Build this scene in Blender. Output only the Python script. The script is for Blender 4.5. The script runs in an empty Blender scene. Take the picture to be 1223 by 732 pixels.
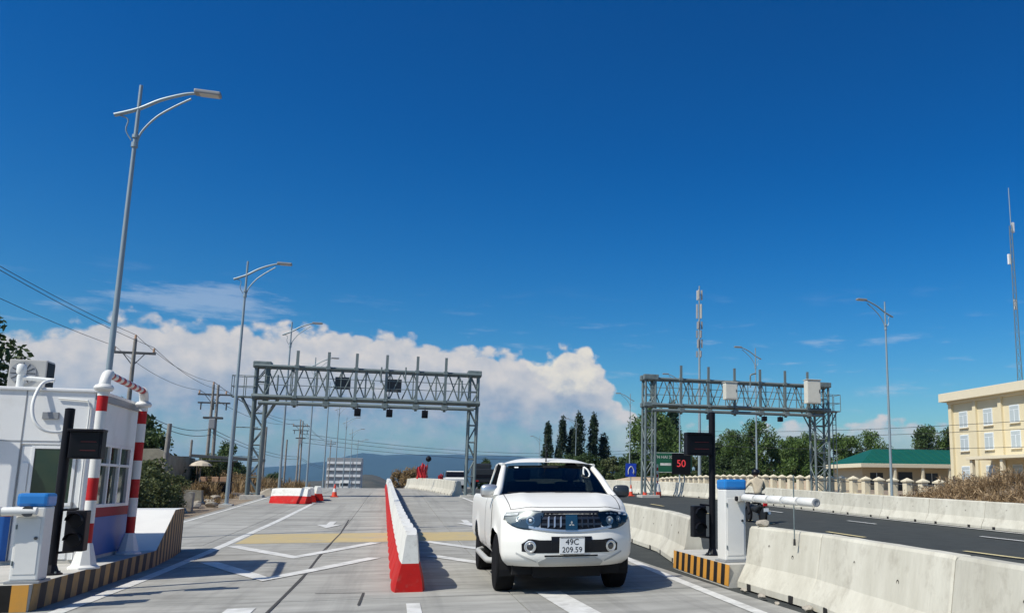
import bpy, bmesh, math, random
import numpy as np
from mathutils import Vector, Matrix
R = math.radians
random.seed(7); rng = np.random.default_rng(7)
scene = bpy.context.scene
col = scene.collection

# ------------------------------------------------------------------ camera
cd = bpy.data.cameras.new('camera'); cam = bpy.data.objects.new('camera', cd); col.objects.link(cam)
YAW, PITCH, ROLL = R(18.0), R(9.338), R(0.25)
fw = Vector((math.sin(YAW)*math.cos(PITCH), math.cos(YAW)*math.cos(PITCH), math.sin(PITCH)))
r0 = Vector((math.cos(YAW), -math.sin(YAW), 0)); u0 = r0.cross(fw)
rr = r0*math.cos(ROLL)+u0*math.sin(ROLL); uu = u0*math.cos(ROLL)-r0*math.sin(ROLL)
cam.matrix_world = Matrix(((rr.x, uu.x, -fw.x, 0), (rr.y, uu.y, -fw.y, 0), (rr.z, uu.z, -fw.z, 1.40), (0, 0, 0, 1)))
cd.sensor_fit = 'HORIZONTAL'; cd.sensor_width = 36; cd.lens = 29.436
cd.shift_x = -0.1541; cd.shift_y = 0.0417; cd.clip_start = 0.1; cd.clip_end = 40000
scene.camera = cam

# ------------------------------------------------------------------ world, sun, exposure
SUN_EL, SUN_AZ = R(50), R(245)
w = bpy.data.worlds.new('World'); scene.world = w; w.use_nodes = True
nt = w.node_tree; nt.nodes.clear()
def nd(t, **kw):
    n = nt.nodes.new(t)
    for k, v in kw.items(): setattr(n, k, v)
    return n
def lk(a, b): nt.links.new(a, b)
def setin(sock, v):
    if isinstance(v, (int, float)): sock.default_value = v
    elif isinstance(v, (tuple, list)): sock.default_value = tuple(v)
    else: lk(v, sock)
def mth(op, a, b=None, c=None, clamp=False):
    n = nd('ShaderNodeMath', operation=op, use_clamp=clamp)
    for i, v in enumerate((a, b, c)):
        if v is not None: setin(n.inputs[i], v)
    return n.outputs[0]
def sstep(x, a, b):
    n = nd('ShaderNodeMapRange', interpolation_type='SMOOTHSTEP'); setin(n.inputs[0], x)
    setin(n.inputs[1], a); setin(n.inputs[2], b); n.inputs[3].default_value = 0; n.inputs[4].default_value = 1
    return n.outputs[0]
def mixc(f, a, b):
    n = nd('ShaderNodeMix', data_type='RGBA'); setin(n.inputs[0], f)
    for s, v in ((n.inputs[6], a), (n.inputs[7], b)):
        if isinstance(v, tuple): s.default_value = (*v, 1)
        else: lk(v, s)
    return n.outputs[2]
sky = nd('ShaderNodeTexSky', sky_type='NISHITA'); sky.sun_disc = False
sky.sun_elevation = SUN_EL; sky.sun_rotation = SUN_AZ; sky.altitude = 100; sky.air_density = 1.0; sky.dust_density = 1.3; sky.ozone_density = 3.0
SKY_STRENGTH = 0.088
hs = nd('ShaderNodeHueSaturation'); hs.inputs['Saturation'].default_value = 1.52; hs.inputs['Value'].default_value = 1.0
lk(sky.outputs[0], hs.inputs['Color'])
tc = nd('ShaderNodeTexCoord'); sep = nd('ShaderNodeSeparateXYZ'); lk(tc.outputs['Generated'], sep.inputs[0])
elev = mth('MULTIPLY', mth('ARCSINE', sep.outputs[2]), 57.2958)
az = mth('MULTIPLY', mth('ARCTAN2', sep.outputs[0], sep.outputs[1]), 57.2958)
comb = nd('ShaderNodeCombineXYZ'); lk(az, comb.inputs[0]); lk(mth('MULTIPLY', elev, 1.25), comb.inputs[1])
def noise(vec, scale, detail=8, rough=0.55, w=0.0, off=None):
    n = nd('ShaderNodeTexNoise', noise_dimensions='3D'); n.inputs['Scale'].default_value = scale
    n.inputs['Detail'].default_value = detail; n.inputs['Roughness'].default_value = rough
    if off:
        m = nd('ShaderNodeVectorMath', operation='ADD'); lk(vec, m.inputs[0]); m.inputs[1].default_value = off; vec = m.outputs[0]
    lk(vec, n.inputs['Vector']); return n.outputs[0]
P = comb.outputs[0]
# height of the cloud bank's top along the horizon (degrees), a curve through what the sky shows, level beyond
fc = nd('ShaderNodeFloatCurve'); cur = fc.mapping.curves[0]
pts = [(-60, 6.5), (-40, 7.0), (-21, 8.0), (-16, 9.2), (-10, 9.7), (-4, 9.9), (2, 9.6), (7.6, 9.2), (9.4, 8.6), (11.2, 9.7), (12.7, 8.9), (14.2, 6.4), (16.5, 4.6), (20, 3.9), (27, 4.3), (34, 4.4), (40, 4.4), (60, 4.6)]
while len(cur.points) < len(pts): cur.points.new(0.5, 0.5)
for cp_, (a, e) in zip(cur.points, pts): cp_.location = ((a+60)/120, e/15); cp_.handle_type = 'AUTO'
fc.mapping.update()
setin(fc.inputs['Value'], mth('DIVIDE', mth('ADD', az, 60), 120, clamp=True))
edge = mth('MULTIPLY', fc.outputs[0], 15)
big = noise(P, 0.16, 2, 0.5); mid = noise(P, 0.55, 9, 0.58); mid2 = noise(P, 0.55, 9, 0.58, off=(-0.55, 0.75, 0.0))
vor = nd('ShaderNodeTexVoronoi', feature='SMOOTH_F1'); vor.inputs['Scale'].default_value = 0.85; vor.inputs['Smoothness'].default_value = 0.35
wn = nd('ShaderNodeVectorMath', operation='ADD'); lk(P, wn.inputs[0])
wsc = nd('ShaderNodeVectorMath', operation='SCALE'); nzc = nd('ShaderNodeTexNoise'); nzc.inputs['Scale'].default_value = 0.9; nzc.inputs['Detail'].default_value = 5
lk(P, nzc.inputs['Vector']); lk(nzc.outputs[1], wsc.inputs[0]); wsc.inputs['Scale'].default_value = 1.1; lk(wsc.outputs[0], wn.inputs[1]); lk(wn.outputs[0], vor.inputs['Vector'])
bump = mth('ADD', mth('MULTIPLY', mth('SUBTRACT', mid, 0.5), 1.9), mth('MULTIPLY', mth('SUBTRACT', 0.45, vor.outputs[0]), 1.5))
depth = mth('SUBTRACT', mth('ADD', mth('ADD', edge, mth('MULTIPLY', mth('SUBTRACT', big, 0.5), 2.4)), bump), elev)
alpha_top = sstep(depth, -0.05, 0.6)
# the bank is ragged and thins out towards the horizon
thin = mth('ADD', sstep(elev, 2.6, 6.0), mth('MULTIPLY', sstep(mid, 0.40, 0.70), 0.5), clamp=True)
alpha = mth('MULTIPLY', alpha_top, mth('ADD', mth('MULTIPLY', thin, 0.60), 0.38, clamp=True))
# small veil of high cirrus
cv = nd('ShaderNodeVectorMath', operation='MULTIPLY'); lk(P, cv.inputs[0]); cv.inputs[1].default_value = (0.35, 1.5, 1)
cir = mth('MULTIPLY', sstep(noise(cv.outputs[0], 0.5, 7, 0.6, off=(3, 1, 0)), 0.54, 0.78), mth('MULTIPLY', sstep(elev, 14, 8), 0.55))
cir = mth('MULTIPLY', cir, sstep(elev, 1, 4))
vx = mth('DIVIDE', mth('ADD', az, 11.6), 3.6); vy = mth('DIVIDE', mth('SUBTRACT', elev, 10.9), 0.8)      # thin veil above the bank
veil = mth('SUBTRACT', 1.0, sstep(mth('ADD', mth('ADD', mth('MULTIPLY', vx, vx), mth('MULTIPLY', vy, vy)), mth('MULTIPLY', mth('SUBTRACT', noise(cv.outputs[0], 0.9, 8, 0.65, off=(1, 5, 0)), 0.5), -7.0)), 0.0, 2.2))
cir = mth('MAXIMUM', cir, mth('MULTIPLY', veil, 0.42))
lit = mth('ADD', mth('MULTIPLY', mth('SUBTRACT', mid, mid2), 2.6), 0.5, clamp=True)
topness = mth('SUBTRACT', 1.0, sstep(depth, 1.2, 4.8))
tone = mth('ADD', mth('MULTIPLY', lit, 0.42), mth('MULTIPLY', topness, 0.62), clamp=True)
# a sunlit cauliflower head at the bank's end
hx = mth('DIVIDE', mth('SUBTRACT', az, 11.2), 2.7); hy = mth('DIVIDE', mth('SUBTRACT', elev, 7.9), 1.8)
head = mth('SUBTRACT', 1.0, sstep(mth('ADD', mth('ADD', mth('MULTIPLY', hx, hx), mth('MULTIPLY', hy, hy)), mth('MULTIPLY', mth('SUBTRACT', mid, 0.5), -2.2)), 0.25, 1.3))
ccol = mixc(mth('MULTIPLY', head, mth('ADD', mth('MULTIPLY', lit, 0.7), 0.3)), mixc(tone, (0.22, 0.33, 0.48), (0.72, 0.68, 0.65)), (0.86, 0.80, 0.68))
skyc = nd('ShaderNodeVectorMath', operation='SCALE'); lk(hs.outputs[0], skyc.inputs[0]); skyc.inputs['Scale'].default_value = SKY_STRENGTH
gm = nd('ShaderNodeGamma'); lk(skyc.outputs[0], gm.inputs[0]); gm.inputs[1].default_value = 1.3      # the camera's deep, contrasty blue
skyg = nd('ShaderNodeVectorMath', operation='SCALE'); lk(gm.outputs[0], skyg.inputs[0]); skyg.inputs['Scale'].default_value = 1.62
tint = nd('ShaderNodeVectorMath', operation='MULTIPLY'); lk(skyg.outputs[0], tint.inputs[0]); tint.inputs[1].default_value = (0.86, 1.05, 0.98)
c1 = mixc(cir, tint.outputs[0], (0.55, 0.63, 0.74))
c2 = mixc(alpha, c1, ccol)
bg = nd('ShaderNodeBackground'); lk(c2, bg.inputs[0]); bg.inputs[1].default_value = 1.0
wo = nd('ShaderNodeOutputWorld'); lk(bg.outputs[0], wo.inputs[0])
w.cycles.sampling_method = 'MANUAL'; w.cycles.sample_map_resolution = 1024

sl = bpy.data.lights.new('sun', 'SUN'); sl.energy = 5.0; sl.angle = R(0.53); sl.color = (1.0, 0.955, 0.86)
so = bpy.data.objects.new('sun', sl); col.objects.link(so)
sdir = Vector((math.sin(SUN_AZ)*math.cos(SUN_EL), math.cos(SUN_AZ)*math.cos(SUN_EL), math.sin(SUN_EL)))
so.rotation_euler = sdir.to_track_quat('Z', 'Y').to_euler(); so.location = sdir*50
vs = scene.view_settings
scene.display_settings.display_device = 'sRGB'; vs.view_transform = 'Standard'; vs.look = 'None'; vs.exposure = 0.0; vs.gamma = 1.0; vs.use_curve_mapping = False
scene.cycles.max_bounces = 6; scene.cycles.transparent_max_bounces = 12; scene.cycles.volume_bounces = 0

# ------------------------------------------------------------------ materials
MATS = {}
def mat(name, c, rough=0.7, metal=0.0, var=0.0, vscale=3.0, bump=0.0, bscale=40.0, c2=None, spec=0.5, coat=0.0, stretch=None, objvar=0.0, dirt=None, emis=None):
    m = bpy.data.materials.new(name); m.use_nodes = True; t = m.node_tree; N = t.nodes; Lk = t.links
    b = N['Principled BSDF']; b.inputs['Roughness'].default_value = rough; b.inputs['Metallic'].default_value = metal
    b.inputs['Specular IOR Level'].default_value = spec; b.inputs['Base Color'].default_value = (*c, 1)
    if coat: b.inputs['Coat Weight'].default_value = coat; b.inputs['Coat Roughness'].default_value = 0.04
    cout = None
    if var or bump or c2 or dirt or objvar:
        tco = N.new('ShaderNodeTexCoord'); mp = N.new('ShaderNodeMapping'); Lk.new(tco.outputs['Object'], mp.inputs[0])
        if stretch: mp.inputs['Scale'].default_value = stretch
    if var or c2:
        n = N.new('ShaderNodeTexNoise'); n.inputs['Scale'].default_value = vscale; n.inputs['Detail'].default_value = 7; n.inputs['Roughness'].default_value = 0.62
        Lk.new(mp.outputs[0], n.inputs['Vector'])
        r = N.new('ShaderNodeValToRGB'); r.color_ramp.elements[0].position = 0.32; r.color_ramp.elements[1].position = 0.68
        lo = c2 if c2 else tuple(x*(1-var) for x in c); hi = c if c2 else tuple(min(1, x*(1+var)) for x in c)
        r.color_ramp.elements[0].color = (*lo, 1); r.color_ramp.elements[1].color = (*hi, 1)
        Lk.new(n.outputs[0], r.inputs[0]); cout = r.outputs[0]
    if dirt:   # (colour, amount, scale): blotches of grime with a shape of their own
        n = N.new('ShaderNodeTexNoise'); n.inputs['Scale'].default_value = dirt[2]; n.inputs['Detail'].default_value = 9; n.inputs['Roughness'].default_value = 0.7
        Lk.new(tco.outputs['Object'], n.inputs['Vector'])
        mr = N.new('ShaderNodeMapRange'); mr.inputs[1].default_value = 0.52; mr.inputs[2].default_value = 0.75; mr.inputs[4].default_value = dirt[1]; Lk.new(n.outputs[0], mr.inputs[0])
        mx = N.new('ShaderNodeMix'); mx.data_type = 'RGBA'; Lk.new(mr.outputs[0], mx.inputs[0])
        if cout: Lk.new(cout, mx.inputs[6])
        else: mx.inputs[6].default_value = (*c, 1)
        mx.inputs[7].default_value = (*dirt[0], 1); cout = mx.outputs[2]
    if objvar:
        oi = N.new('ShaderNodeObjectInfo'); hv = N.new('ShaderNodeHueSaturation'); mr = N.new('ShaderNodeMapRange')
        mr.inputs[3].default_value = 1-objvar; mr.inputs[4].default_value = 1+objvar; Lk.new(oi.outputs['Random'], mr.inputs[0]); Lk.new(mr.outputs[0], hv.inputs['Value'])
        if cout: Lk.new(cout, hv.inputs['Color'])
        else: hv.inputs['Color'].default_value = (*c, 1)
        cout = hv.outputs[0]
    if cout: Lk.new(cout, b.inputs['Base Color'])
    if bump:
        n = N.new('ShaderNodeTexNoise'); n.inputs['Scale'].default_value = bscale; n.inputs['Detail'].default_value = 6; Lk.new(mp.outputs[0], n.inputs['Vector'])
        bp = N.new('ShaderNodeBump'); bp.inputs['Strength'].default_value = bump; bp.inputs['Distance'].default_value = 0.02
        Lk.new(n.outputs[0], bp.inputs['Height']); Lk.new(bp.outputs[0], b.inputs['Normal'])
    if emis: b.inputs['Emission Color'].default_value = (*emis[0], 1); b.inputs['Emission Strength'].default_value = emis[1]
    MATS[name] = m; return m
def leaf_mat(name, c, c2):
    m = mat(name, c, 0.55, spec=0.3, c2=c2, vscale=0.9, objvar=0.12); t = m.node_tree
    b = t.nodes['Principled BSDF']; tr = t.nodes.new('ShaderNodeBsdfTranslucent'); mx = t.nodes.new('ShaderNodeMixShader'); mx.inputs[0].default_value = 0.28
    src = b.inputs['Base Color'].links[0].from_socket; t.links.new(src, tr.inputs[0])
    t.links.new(b.outputs[0], mx.inputs[1]); t.links.new(tr.outputs[0], mx.inputs[2]); t.links.new(mx.outputs[0], t.nodes['Material Output'].inputs[0]); return m
def glass_mat(name, tint, refl=0.08, rough=0.02):
    m = bpy.data.materials.new(name); m.use_nodes = True; t = m.node_tree; t.nodes.clear()
    tr = t.nodes.new('ShaderNodeBsdfTransparent'); tr.inputs[0].default_value = (*tint, 1); g = t.nodes.new('ShaderNodeBsdfGlossy'); g.inputs['Roughness'].default_value = rough
    f = t.nodes.new('ShaderNodeFresnel'); f.inputs[0].default_value = 1.5; mx = t.nodes.new('ShaderNodeMixShader'); o = t.nodes.new('ShaderNodeOutputMaterial')
    t.links.new(f.outputs[0], mx.inputs[0]); t.links.new(tr.outputs[0], mx.inputs[1]); t.links.new(g.outputs[0], mx.inputs[2]); t.links.new(mx.outputs[0], o.inputs[0])
    MATS[name] = m; return m
def concrete_slab_mat():
    m = mat('pavement_concrete', (0.385, 0.375, 0.34), 0.85, c2=(0.235, 0.23, 0.205), vscale=1.7, stretch=(0.38, 1.7, 1), objvar=0.05, dirt=((0.11, 0.105, 0.095), 0.6, 0.45))
    t = m.node_tree; N = t.nodes; Lk = t.links; b = N['Principled BSDF']
    tco = N.new('ShaderNodeTexCoord'); wv = N.new('ShaderNodeTexWave'); wv.wave_type = 'BANDS'; wv.bands_direction = 'Y'; wv.inputs['Scale'].default_value = 7; wv.inputs['Distortion'].default_value = 1.5; wv.inputs['Detail'].default_value = 3
    Lk.new(tco.outputs['Object'], wv.inputs[0]); bp = N.new('ShaderNodeBump'); bp.inputs['Strength'].default_value = 0.35; bp.inputs['Distance'].default_value = 0.01
    # tyre tracks and oil running along the lanes
    mp = N.new('ShaderNodeMapping'); mp.inputs['Scale'].default_value = (1.5, 0.045, 1); Lk.new(tco.outputs['Object'], mp.inputs[0]); nz = N.new('ShaderNodeTexNoise'); nz.inputs['Scale'].default_value = 1.3; nz.inputs['Detail'].default_value = 6; nz.inputs['Roughness'].default_value = 0.65; Lk.new(mp.outputs[0], nz.inputs['Vector'])
    mr = N.new('ShaderNodeMapRange'); mr.inputs[1].default_value = 0.50; mr.inputs[2].default_value = 0.72; mr.inputs[4].default_value = 0.5; Lk.new(nz.outputs[0], mr.inputs[0])
    mx = N.new('ShaderNodeMix'); mx.data_type = 'RGBA'; Lk.new(mr.outputs[0], mx.inputs[0]); Lk.new(b.inputs['Base Color'].links[0].from_socket, mx.inputs[6]); mx.inputs[7].default_value = (0.13, 0.125, 0.115, 1); Lk.new(mx.outputs[2], b.inputs['Base Color'])
    Lk.new(wv.outputs[1], bp.inputs['Height']); Lk.new(bp.outputs[0], b.inputs['Normal']); return m
concrete_slab_mat()
mat('joint', (0.05, 0.048, 0.045), 0.95)
mat('asphalt', (0.054, 0.060, 0.058), 0.95, spec=0.2, dirt=((0.075, 0.072, 0.064), 0.6, 0.35), c2=(0.040, 0.044, 0.043), vscale=2.0, bump=0.3, bscale=120)
mat('dirt', (0.30, 0.235, 0.165), 0.95, c2=(0.17, 0.13, 0.09), vscale=0.35, bump=0.6, bscale=6)
mat('paint_white', (0.72, 0.71, 0.67), 0.6, c2=(0.50, 0.49, 0.45), vscale=4, dirt=((0.27, 0.26, 0.24), 0.85, 2.6))
mat('paint_yellow', (0.52, 0.39, 0.16), 0.7, c2=(0.38, 0.32, 0.19), vscale=3, stretch=(1, 3, 1), dirt=((0.33, 0.31, 0.27), 0.7, 1.4))
mat('paint_yellow2', (0.6, 0.5, 0.25), 0.7, var=0.15)
mat('barrier_concrete', (0.57, 0.545, 0.46), 0.85, c2=(0.44, 0.415, 0.34), vscale=2.6, bump=0.25, bscale=24, objvar=0.09, stretch=(1, 1, .3), dirt=((0.24, 0.21, 0.16), 0.65, 2.8))
mat('hole_shade', (0.012, 0.011, 0.01), 0.9)  # near-black colour stands in for the shade inside barrier holes and slots
mat('rubber_dark', (0.02, 0.02, 0.02), 0.8)
mat('red_paint', (0.45, 0.010, 0.012), 0.5, spec=0.3, var=0.12, vscale=5, dirt=((0.35, 0.12, 0.08), 0.35, 3))
mat('white_paint', (0.70, 0.69, 0.65), 0.45, var=0.05, vscale=2, dirt=((0.5, 0.48, 0.42), 0.3, 2.0))
mat('median_white', (0.68, 0.67, 0.62), 0.5, var=0.06, vscale=3, objvar=0.05, dirt=((0.30, 0.27, 0.22), 0.75, 5))
mat('median_red', (0.46, 0.012, 0.010), 0.6, spec=0.2, var=0.15, vscale=3, objvar=0.10, dirt=((0.30, 0.12, 0.09), 0.75, 7))
mat('booth_white', (0.76, 0.76, 0.74), 0.4, var=0.04, vscale=1.2, dirt=((0.45, 0.43, 0.38), 0.35, 1.6))
mat('booth_blue', (0.02, 0.10, 0.34), 0.45, spec=0.25, var=0.05)
mat('booth_red', (0.30, 0.015, 0.025), 0.6, spec=0.2)
mat('blue_plastic', (0.02, 0.19, 0.52), 0.35, var=0.06)
mat('black_metal', (0.006, 0.006, 0.009), 0.5, spec=0.2, var=0.1)
mat('led_face', (0.004, 0.004, 0.006), 0.35, spec=0.25)
mat('led_dim', (0.10, 0.012, 0.012), 0.4, emis=((1.0, 0.08, 0.06), 0.04))
mat('led_red', (0.4, 0.02, 0.02), 0.5, emis=((1.0, 0.07, 0.08), 0.5))
mat('hazard_yellow', (0.62, 0.28, 0.025), 0.6, c2=(0.50, 0.25, 0.05), vscale=6)
mat('hazard_black', (0.014, 0.013, 0.012), 0.8, spec=0.2, var=0.3, vscale=6)
mat('hazard_worn', (0.42, 0.25, 0.07), 0.7, c2=(0.25, 0.17, 0.08), vscale=5, dirt=((0.2, 0.17, 0.13), 0.6, 4))
mat('hazard_black_worn', (0.06, 0.05, 0.04), 0.8, c2=(0.035, 0.03, 0.025), vscale=5, dirt=((0.17, 0.14, 0.10), 0.5, 4))
mat('island_concrete', (0.52, 0.50, 0.45), 0.85, c2=(0.40, 0.385, 0.34), vscale=2.5, bump=0.15, bscale=40)
mat('galv', (0.20, 0.24, 0.24), 0.5, metal=0.2, c2=(0.11, 0.14, 0.14), vscale=5)
mat('galv_pole', (0.27, 0.33, 0.36), 0.45, metal=0.25, var=0.08, vscale=1)
mat('lamp_grey', (0.25, 0.26, 0.27), 0.5)
mat('lens', (0.55, 0.56, 0.56), 0.2)
mat('beige_box', (0.62, 0.60, 0.52), 0.5, var=0.05)
mat('ac_grey', (0.42, 0.41, 0.38), 0.5, var=0.06)
mat('pvc', (0.76, 0.76, 0.72), 0.4)
mat('car_paint', (0.73, 0.715, 0.665), 0.40, spec=0.35, coat=0.15, dirt=((0.55, 0.52, 0.44), 0.35, 1.1))
mat('car_lower', (0.40, 0.40, 0.38), 0.45)
mat('car_black', (0.005, 0.005, 0.007), 0.4, spec=0.3)
mat('car_under', (0.004, 0.004, 0.005), 0.9)
mat('chrome', (0.62, 0.62, 0.61), 0.3, metal=0.75)
mat('chrome_dark', (0.10, 0.10, 0.105), 0.35, metal=0.9)
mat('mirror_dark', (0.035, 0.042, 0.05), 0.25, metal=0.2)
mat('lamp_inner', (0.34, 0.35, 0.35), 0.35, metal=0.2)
mat('tyre', (0.008, 0.008, 0.009), 0.9, spec=0.15, bump=0.3, bscale=60)
mat('rim', (0.10, 0.105, 0.11), 0.35, metal=0.8)
mat('plate_white', (0.68, 0.69, 0.69), 0.4, var=0.04)
mat('emblem_blue', (0.012, 0.045, 0.085), 0.2)
mat('interior', (0.012, 0.013, 0.016), 0.8)
mat('sticker', (0.75, 0.76, 0.74), 0.5)
mat('skin', (0.36, 0.21, 0.14), 0.6)
mat('shirt', (0.50, 0.42, 0.30), 0.85, var=0.12, vscale=8, bump=0.3, bscale=18)
mat('trousers', (0.012, 0.012, 0.016), 0.85)
mat('hair', (0.012, 0.01, 0.01), 0.5)
mat('bark', (0.12, 0.09, 0.065), 0.95, c2=(0.06, 0.045, 0.035), vscale=6, bump=0.5, bscale=12)
mat('wood_pole', (0.30, 0.28, 0.25), 0.9, c2=(0.20, 0.185, 0.165), vscale=3)
mat('dark_iron', (0.06, 0.065, 0.07), 0.6)
mat('wire', (0.03, 0.032, 0.036), 0.6)
leaf_mat('leaf_green', (0.13, 0.20, 0.05), (0.055, 0.10, 0.025))
leaf_mat('leaf_dark', (0.085, 0.13, 0.04), (0.034, 0.06, 0.02))
leaf_mat('leaf_cypress', (0.036, 0.062, 0.024), (0.014, 0.028, 0.013))
leaf_mat('leaf_olive', (0.16, 0.18, 0.07), (0.08, 0.10, 0.035))
leaf_mat('dry_grass', (0.36, 0.25, 0.12), (0.20, 0.13, 0.06))
leaf_mat('dry_brush', (0.42, 0.30, 0.17), (0.20, 0.135, 0.07))
mat('wall_cream', (0.64, 0.56, 0.38), 0.85, var=0.04, vscale=0.6)
mat('wall_cream_trim', (0.64, 0.57, 0.42), 0.8, var=0.03)
mat('wall_tan', (0.48, 0.40, 0.27), 0.85, var=0.06, vscale=0.8)
mat('roof_green', (0.004, 0.085, 0.055), 0.5, var=0.1, vscale=1.0)
mat('window_white', (0.70, 0.74, 0.76), 0.4)
mat('window_pane', (0.42, 0.47, 0.48), 0.3, spec=0.5)
mat('dark_opening', (0.02, 0.025, 0.03), 0.4)
mat('ruin_wall', (0.36, 0.33, 0.25), 0.95, c2=(0.20, 0.18, 0.135), vscale=1.6, bump=0.4, bscale=8)
mat('grey_building', (0.42, 0.43, 0.44), 0.8, var=0.1)
mat('white_band', (0.70, 0.71, 0.71), 0.7)
mat('rock', (0.42, 0.38, 0.31), 0.95, c2=(0.26, 0.23, 0.19), vscale=3, bump=0.5, bscale=10)
mat('sign_green', (0.008, 0.10, 0.05), 0.45)
mat('sign_blue', (0.01, 0.05, 0.42), 0.4)
mat('cone_orange', (0.65, 0.06, 0.02), 0.5, var=0.08)
mat('flag_red', (0.55, 0.02, 0.025), 0.7, var=0.15, vscale=4)
mat('truck_dark', (0.02, 0.022, 0.024), 0.5)
mat('parasol_cloth', (0.50, 0.43, 0.33), 0.8, var=0.1)
mat('far_hill', (0.085, 0.075, 0.055), 0.95, c2=(0.03, 0.035, 0.025), vscale=0.06)
mat('mountain', (0.022, 0.050, 0.055), 0.95, c2=(0.012, 0.030, 0.034), vscale=0.002)
mat('earth_bank', (0.50, 0.38, 0.25), 0.95, c2=(0.36, 0.27, 0.17), vscale=0.5, bump=0.4, bscale=4)
mat('clay', (0.45, 0.28, 0.18), 0.9, var=0.2)
glass_mat('car_glass', (0.16, 0.19, 0.19)); glass_mat('lamp_glass', (0.85, 0.88, 0.88), rough=0.08); 
mat('booth_glass', (0.012, 0.035, 0.028), 0.06, spec=0.7, c2=(0.03, 0.05, 0.03), vscale=2.5)

# ------------------------------------------------------------------ mesh helpers
class MB:
    def __init__(s): s.v = []; s.f = []; s.m = []; s.cm = 0
    def add(s, vs, fs, m=None):
        o = len(s.v); s.v += [tuple(v) for v in vs]; s.f += [tuple(i+o for i in f) for f in fs]; s.m += [s.cm if m is None else m]*len(fs); return s
    def box(s, lo, hi, m=None):
        x0, y0, z0 = lo; x1, y1, z1 = hi
        return s.add([(x0,y0,z0),(x1,y0,z0),(x1,y1,z0),(x0,y1,z0),(x0,y0,z1),(x1,y0,z1),(x1,y1,z1),(x0,y1,z1)],
                     [(0,3,2,1),(4,5,6,7),(0,1,5,4),(1,2,6,5),(2,3,7,6),(3,0,4,7)], m)
    def bbox(s, lo, hi, b=0.01, m=None):      # box with chamfered edges
        bm = bmesh.new(); bmesh.ops.create_cube(bm, size=1)
        for v in bm.verts: v.co = Vector([lo[i]+(v.co[i]+.5)*(hi[i]-lo[i]) for i in range(3)])
        bmesh.ops.bevel(bm, geom=bm.edges[:], offset=b, segments=2, affect='EDGES', profile=0.6)
        bm.verts.index_update(); s.add([v.co for v in bm.verts], [[v.index for v in f.verts] for f in bm.faces], m); bm.free(); return s
    def tube(s, pts, rad, n=8, m=None, caps=True):
        pts = [Vector(p) for p in pts]; k = len(pts); rad = rad if isinstance(rad, (list, tuple)) else [rad]*k
        vs = []; fs = []; up = None
        for i, p in enumerate(pts):
            t = (pts[min(i+1, k-1)]-pts[max(i-1, 0)]).normalized()
            if up is None: up = Vector((0, 0, 1)) if abs(t.z) < .9 else Vector((1, 0, 0))
            a = t.cross(up).normalized(); b = a.cross(t).normalized(); up = b
            for j in range(n):
                an = 2*math.pi*j/n; vs.append(p+(a*math.cos(an)+b*math.sin(an))*rad[i])
        for i in range(k-1):
            for j in range(n): fs.append((i*n+j, i*n+(j+1) % n, (i+1)*n+(j+1) % n, (i+1)*n+j))
        if caps: fs.append(tuple(range(n-1, -1, -1))); fs.append(tuple((k-1)*n+j for j in range(n)))
        return s.add(vs, [f[::-1] for f in fs], m)
    def lathe(s, prof, n=24, axis='z', c=(0, 0, 0), m=None):
        vs = []; fs = []; k = len(prof)
        for r_, h in prof:
            for j in range(n):
                a = 2*math.pi*j/n; p = (r_*math.cos(a), r_*math.sin(a), h)
                if axis == 'x': p = (p[2], p[0], p[1])
                if axis == 'y': p = (p[1], p[2], p[0])
                vs.append((p[0]+c[0], p[1]+c[1], p[2]+c[2]))
        for i in range(k-1):
            for j in range(n): fs.append((i*n+j, i*n+(j+1) % n, (i+1)*n+(j+1) % n, (i+1)*n+j))
        fs.append(tuple(range(n-1, -1, -1))); fs.append(tuple((k-1)*n+j for j in range(n)))
        return s.add(vs, fs, m)
    def prism(s, poly, y0, y1, axis='y', m=None):     # poly of (a, b) extruded
        n = len(poly)
        def P(a, b, t): return {'y': (a, t, b), 'x': (t, a, b), 'z': (a, b, t)}[axis]
        vs = [P(a, b, y0) for a, b in poly]+[P(a, b, y1) for a, b in poly]
        fs = [tuple(range(n)), tuple(range(2*n-1, n-1, -1))]+[(i, i+n, (i+1) % n+n, (i+1) % n) for i in range(n)]
        return s.add(vs, fs, m)
    def mesh(s, name, mats, smooth=False, fix=True):
        me = bpy.data.meshes.new(name); me.from_pydata(s.v, [], s.f)
        for k in (mats if isinstance(mats, (list, tuple)) else [mats]): me.materials.append(MATS[k])
        me.polygons.foreach_set('material_index', s.m)
        if fix:
            bm = bmesh.new(); bm.from_mesh(me); bmesh.ops.recalc_face_normals(bm, faces=bm.faces[:]); bm.to_mesh(me); bm.free()
        if smooth is True: me.polygons.foreach_set('use_smooth', [True]*len(me.polygons))
        elif smooth: 
            me.polygons.foreach_set('use_smooth', [True]*len(me.polygons)); me.set_sharp_from_angle(angle=R(smooth))
        me.update(); return me
    def build(s, name, mats, parent=None, smooth=False, fix=True, **kw):
        return link(name, s.mesh(name, mats, smooth, fix), parent, **kw)
def link(name, me, parent=None, loc=None, rot=None, label=None, cat=None, group=None, kind=None):
    o = bpy.data.objects.new(name, me); col.objects.link(o)
    if parent: o.parent = parent
    if loc is not None: o.location = loc
    if rot is not None: o.rotation_euler = rot
    return tag(o, label, cat, group, kind)
def tag(o, label=None, cat=None, group=None, kind=None):
    for k, v in (('label', label), ('category', cat), ('group', group), ('kind', kind)):
        if v: o[k] = v
    return o
def thing(name, label, cat, loc=(0, 0, 0), rz=0, group=None):
    return link(name, None, None, loc, (0, 0, rz), label, cat, group)
def copy_tree(o, parent=None):
    c = o.copy(); col.objects.link(c); c.parent = parent
    for ch in list(o.children): copy_tree(ch, c)
    return c
_unit = {}
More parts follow.
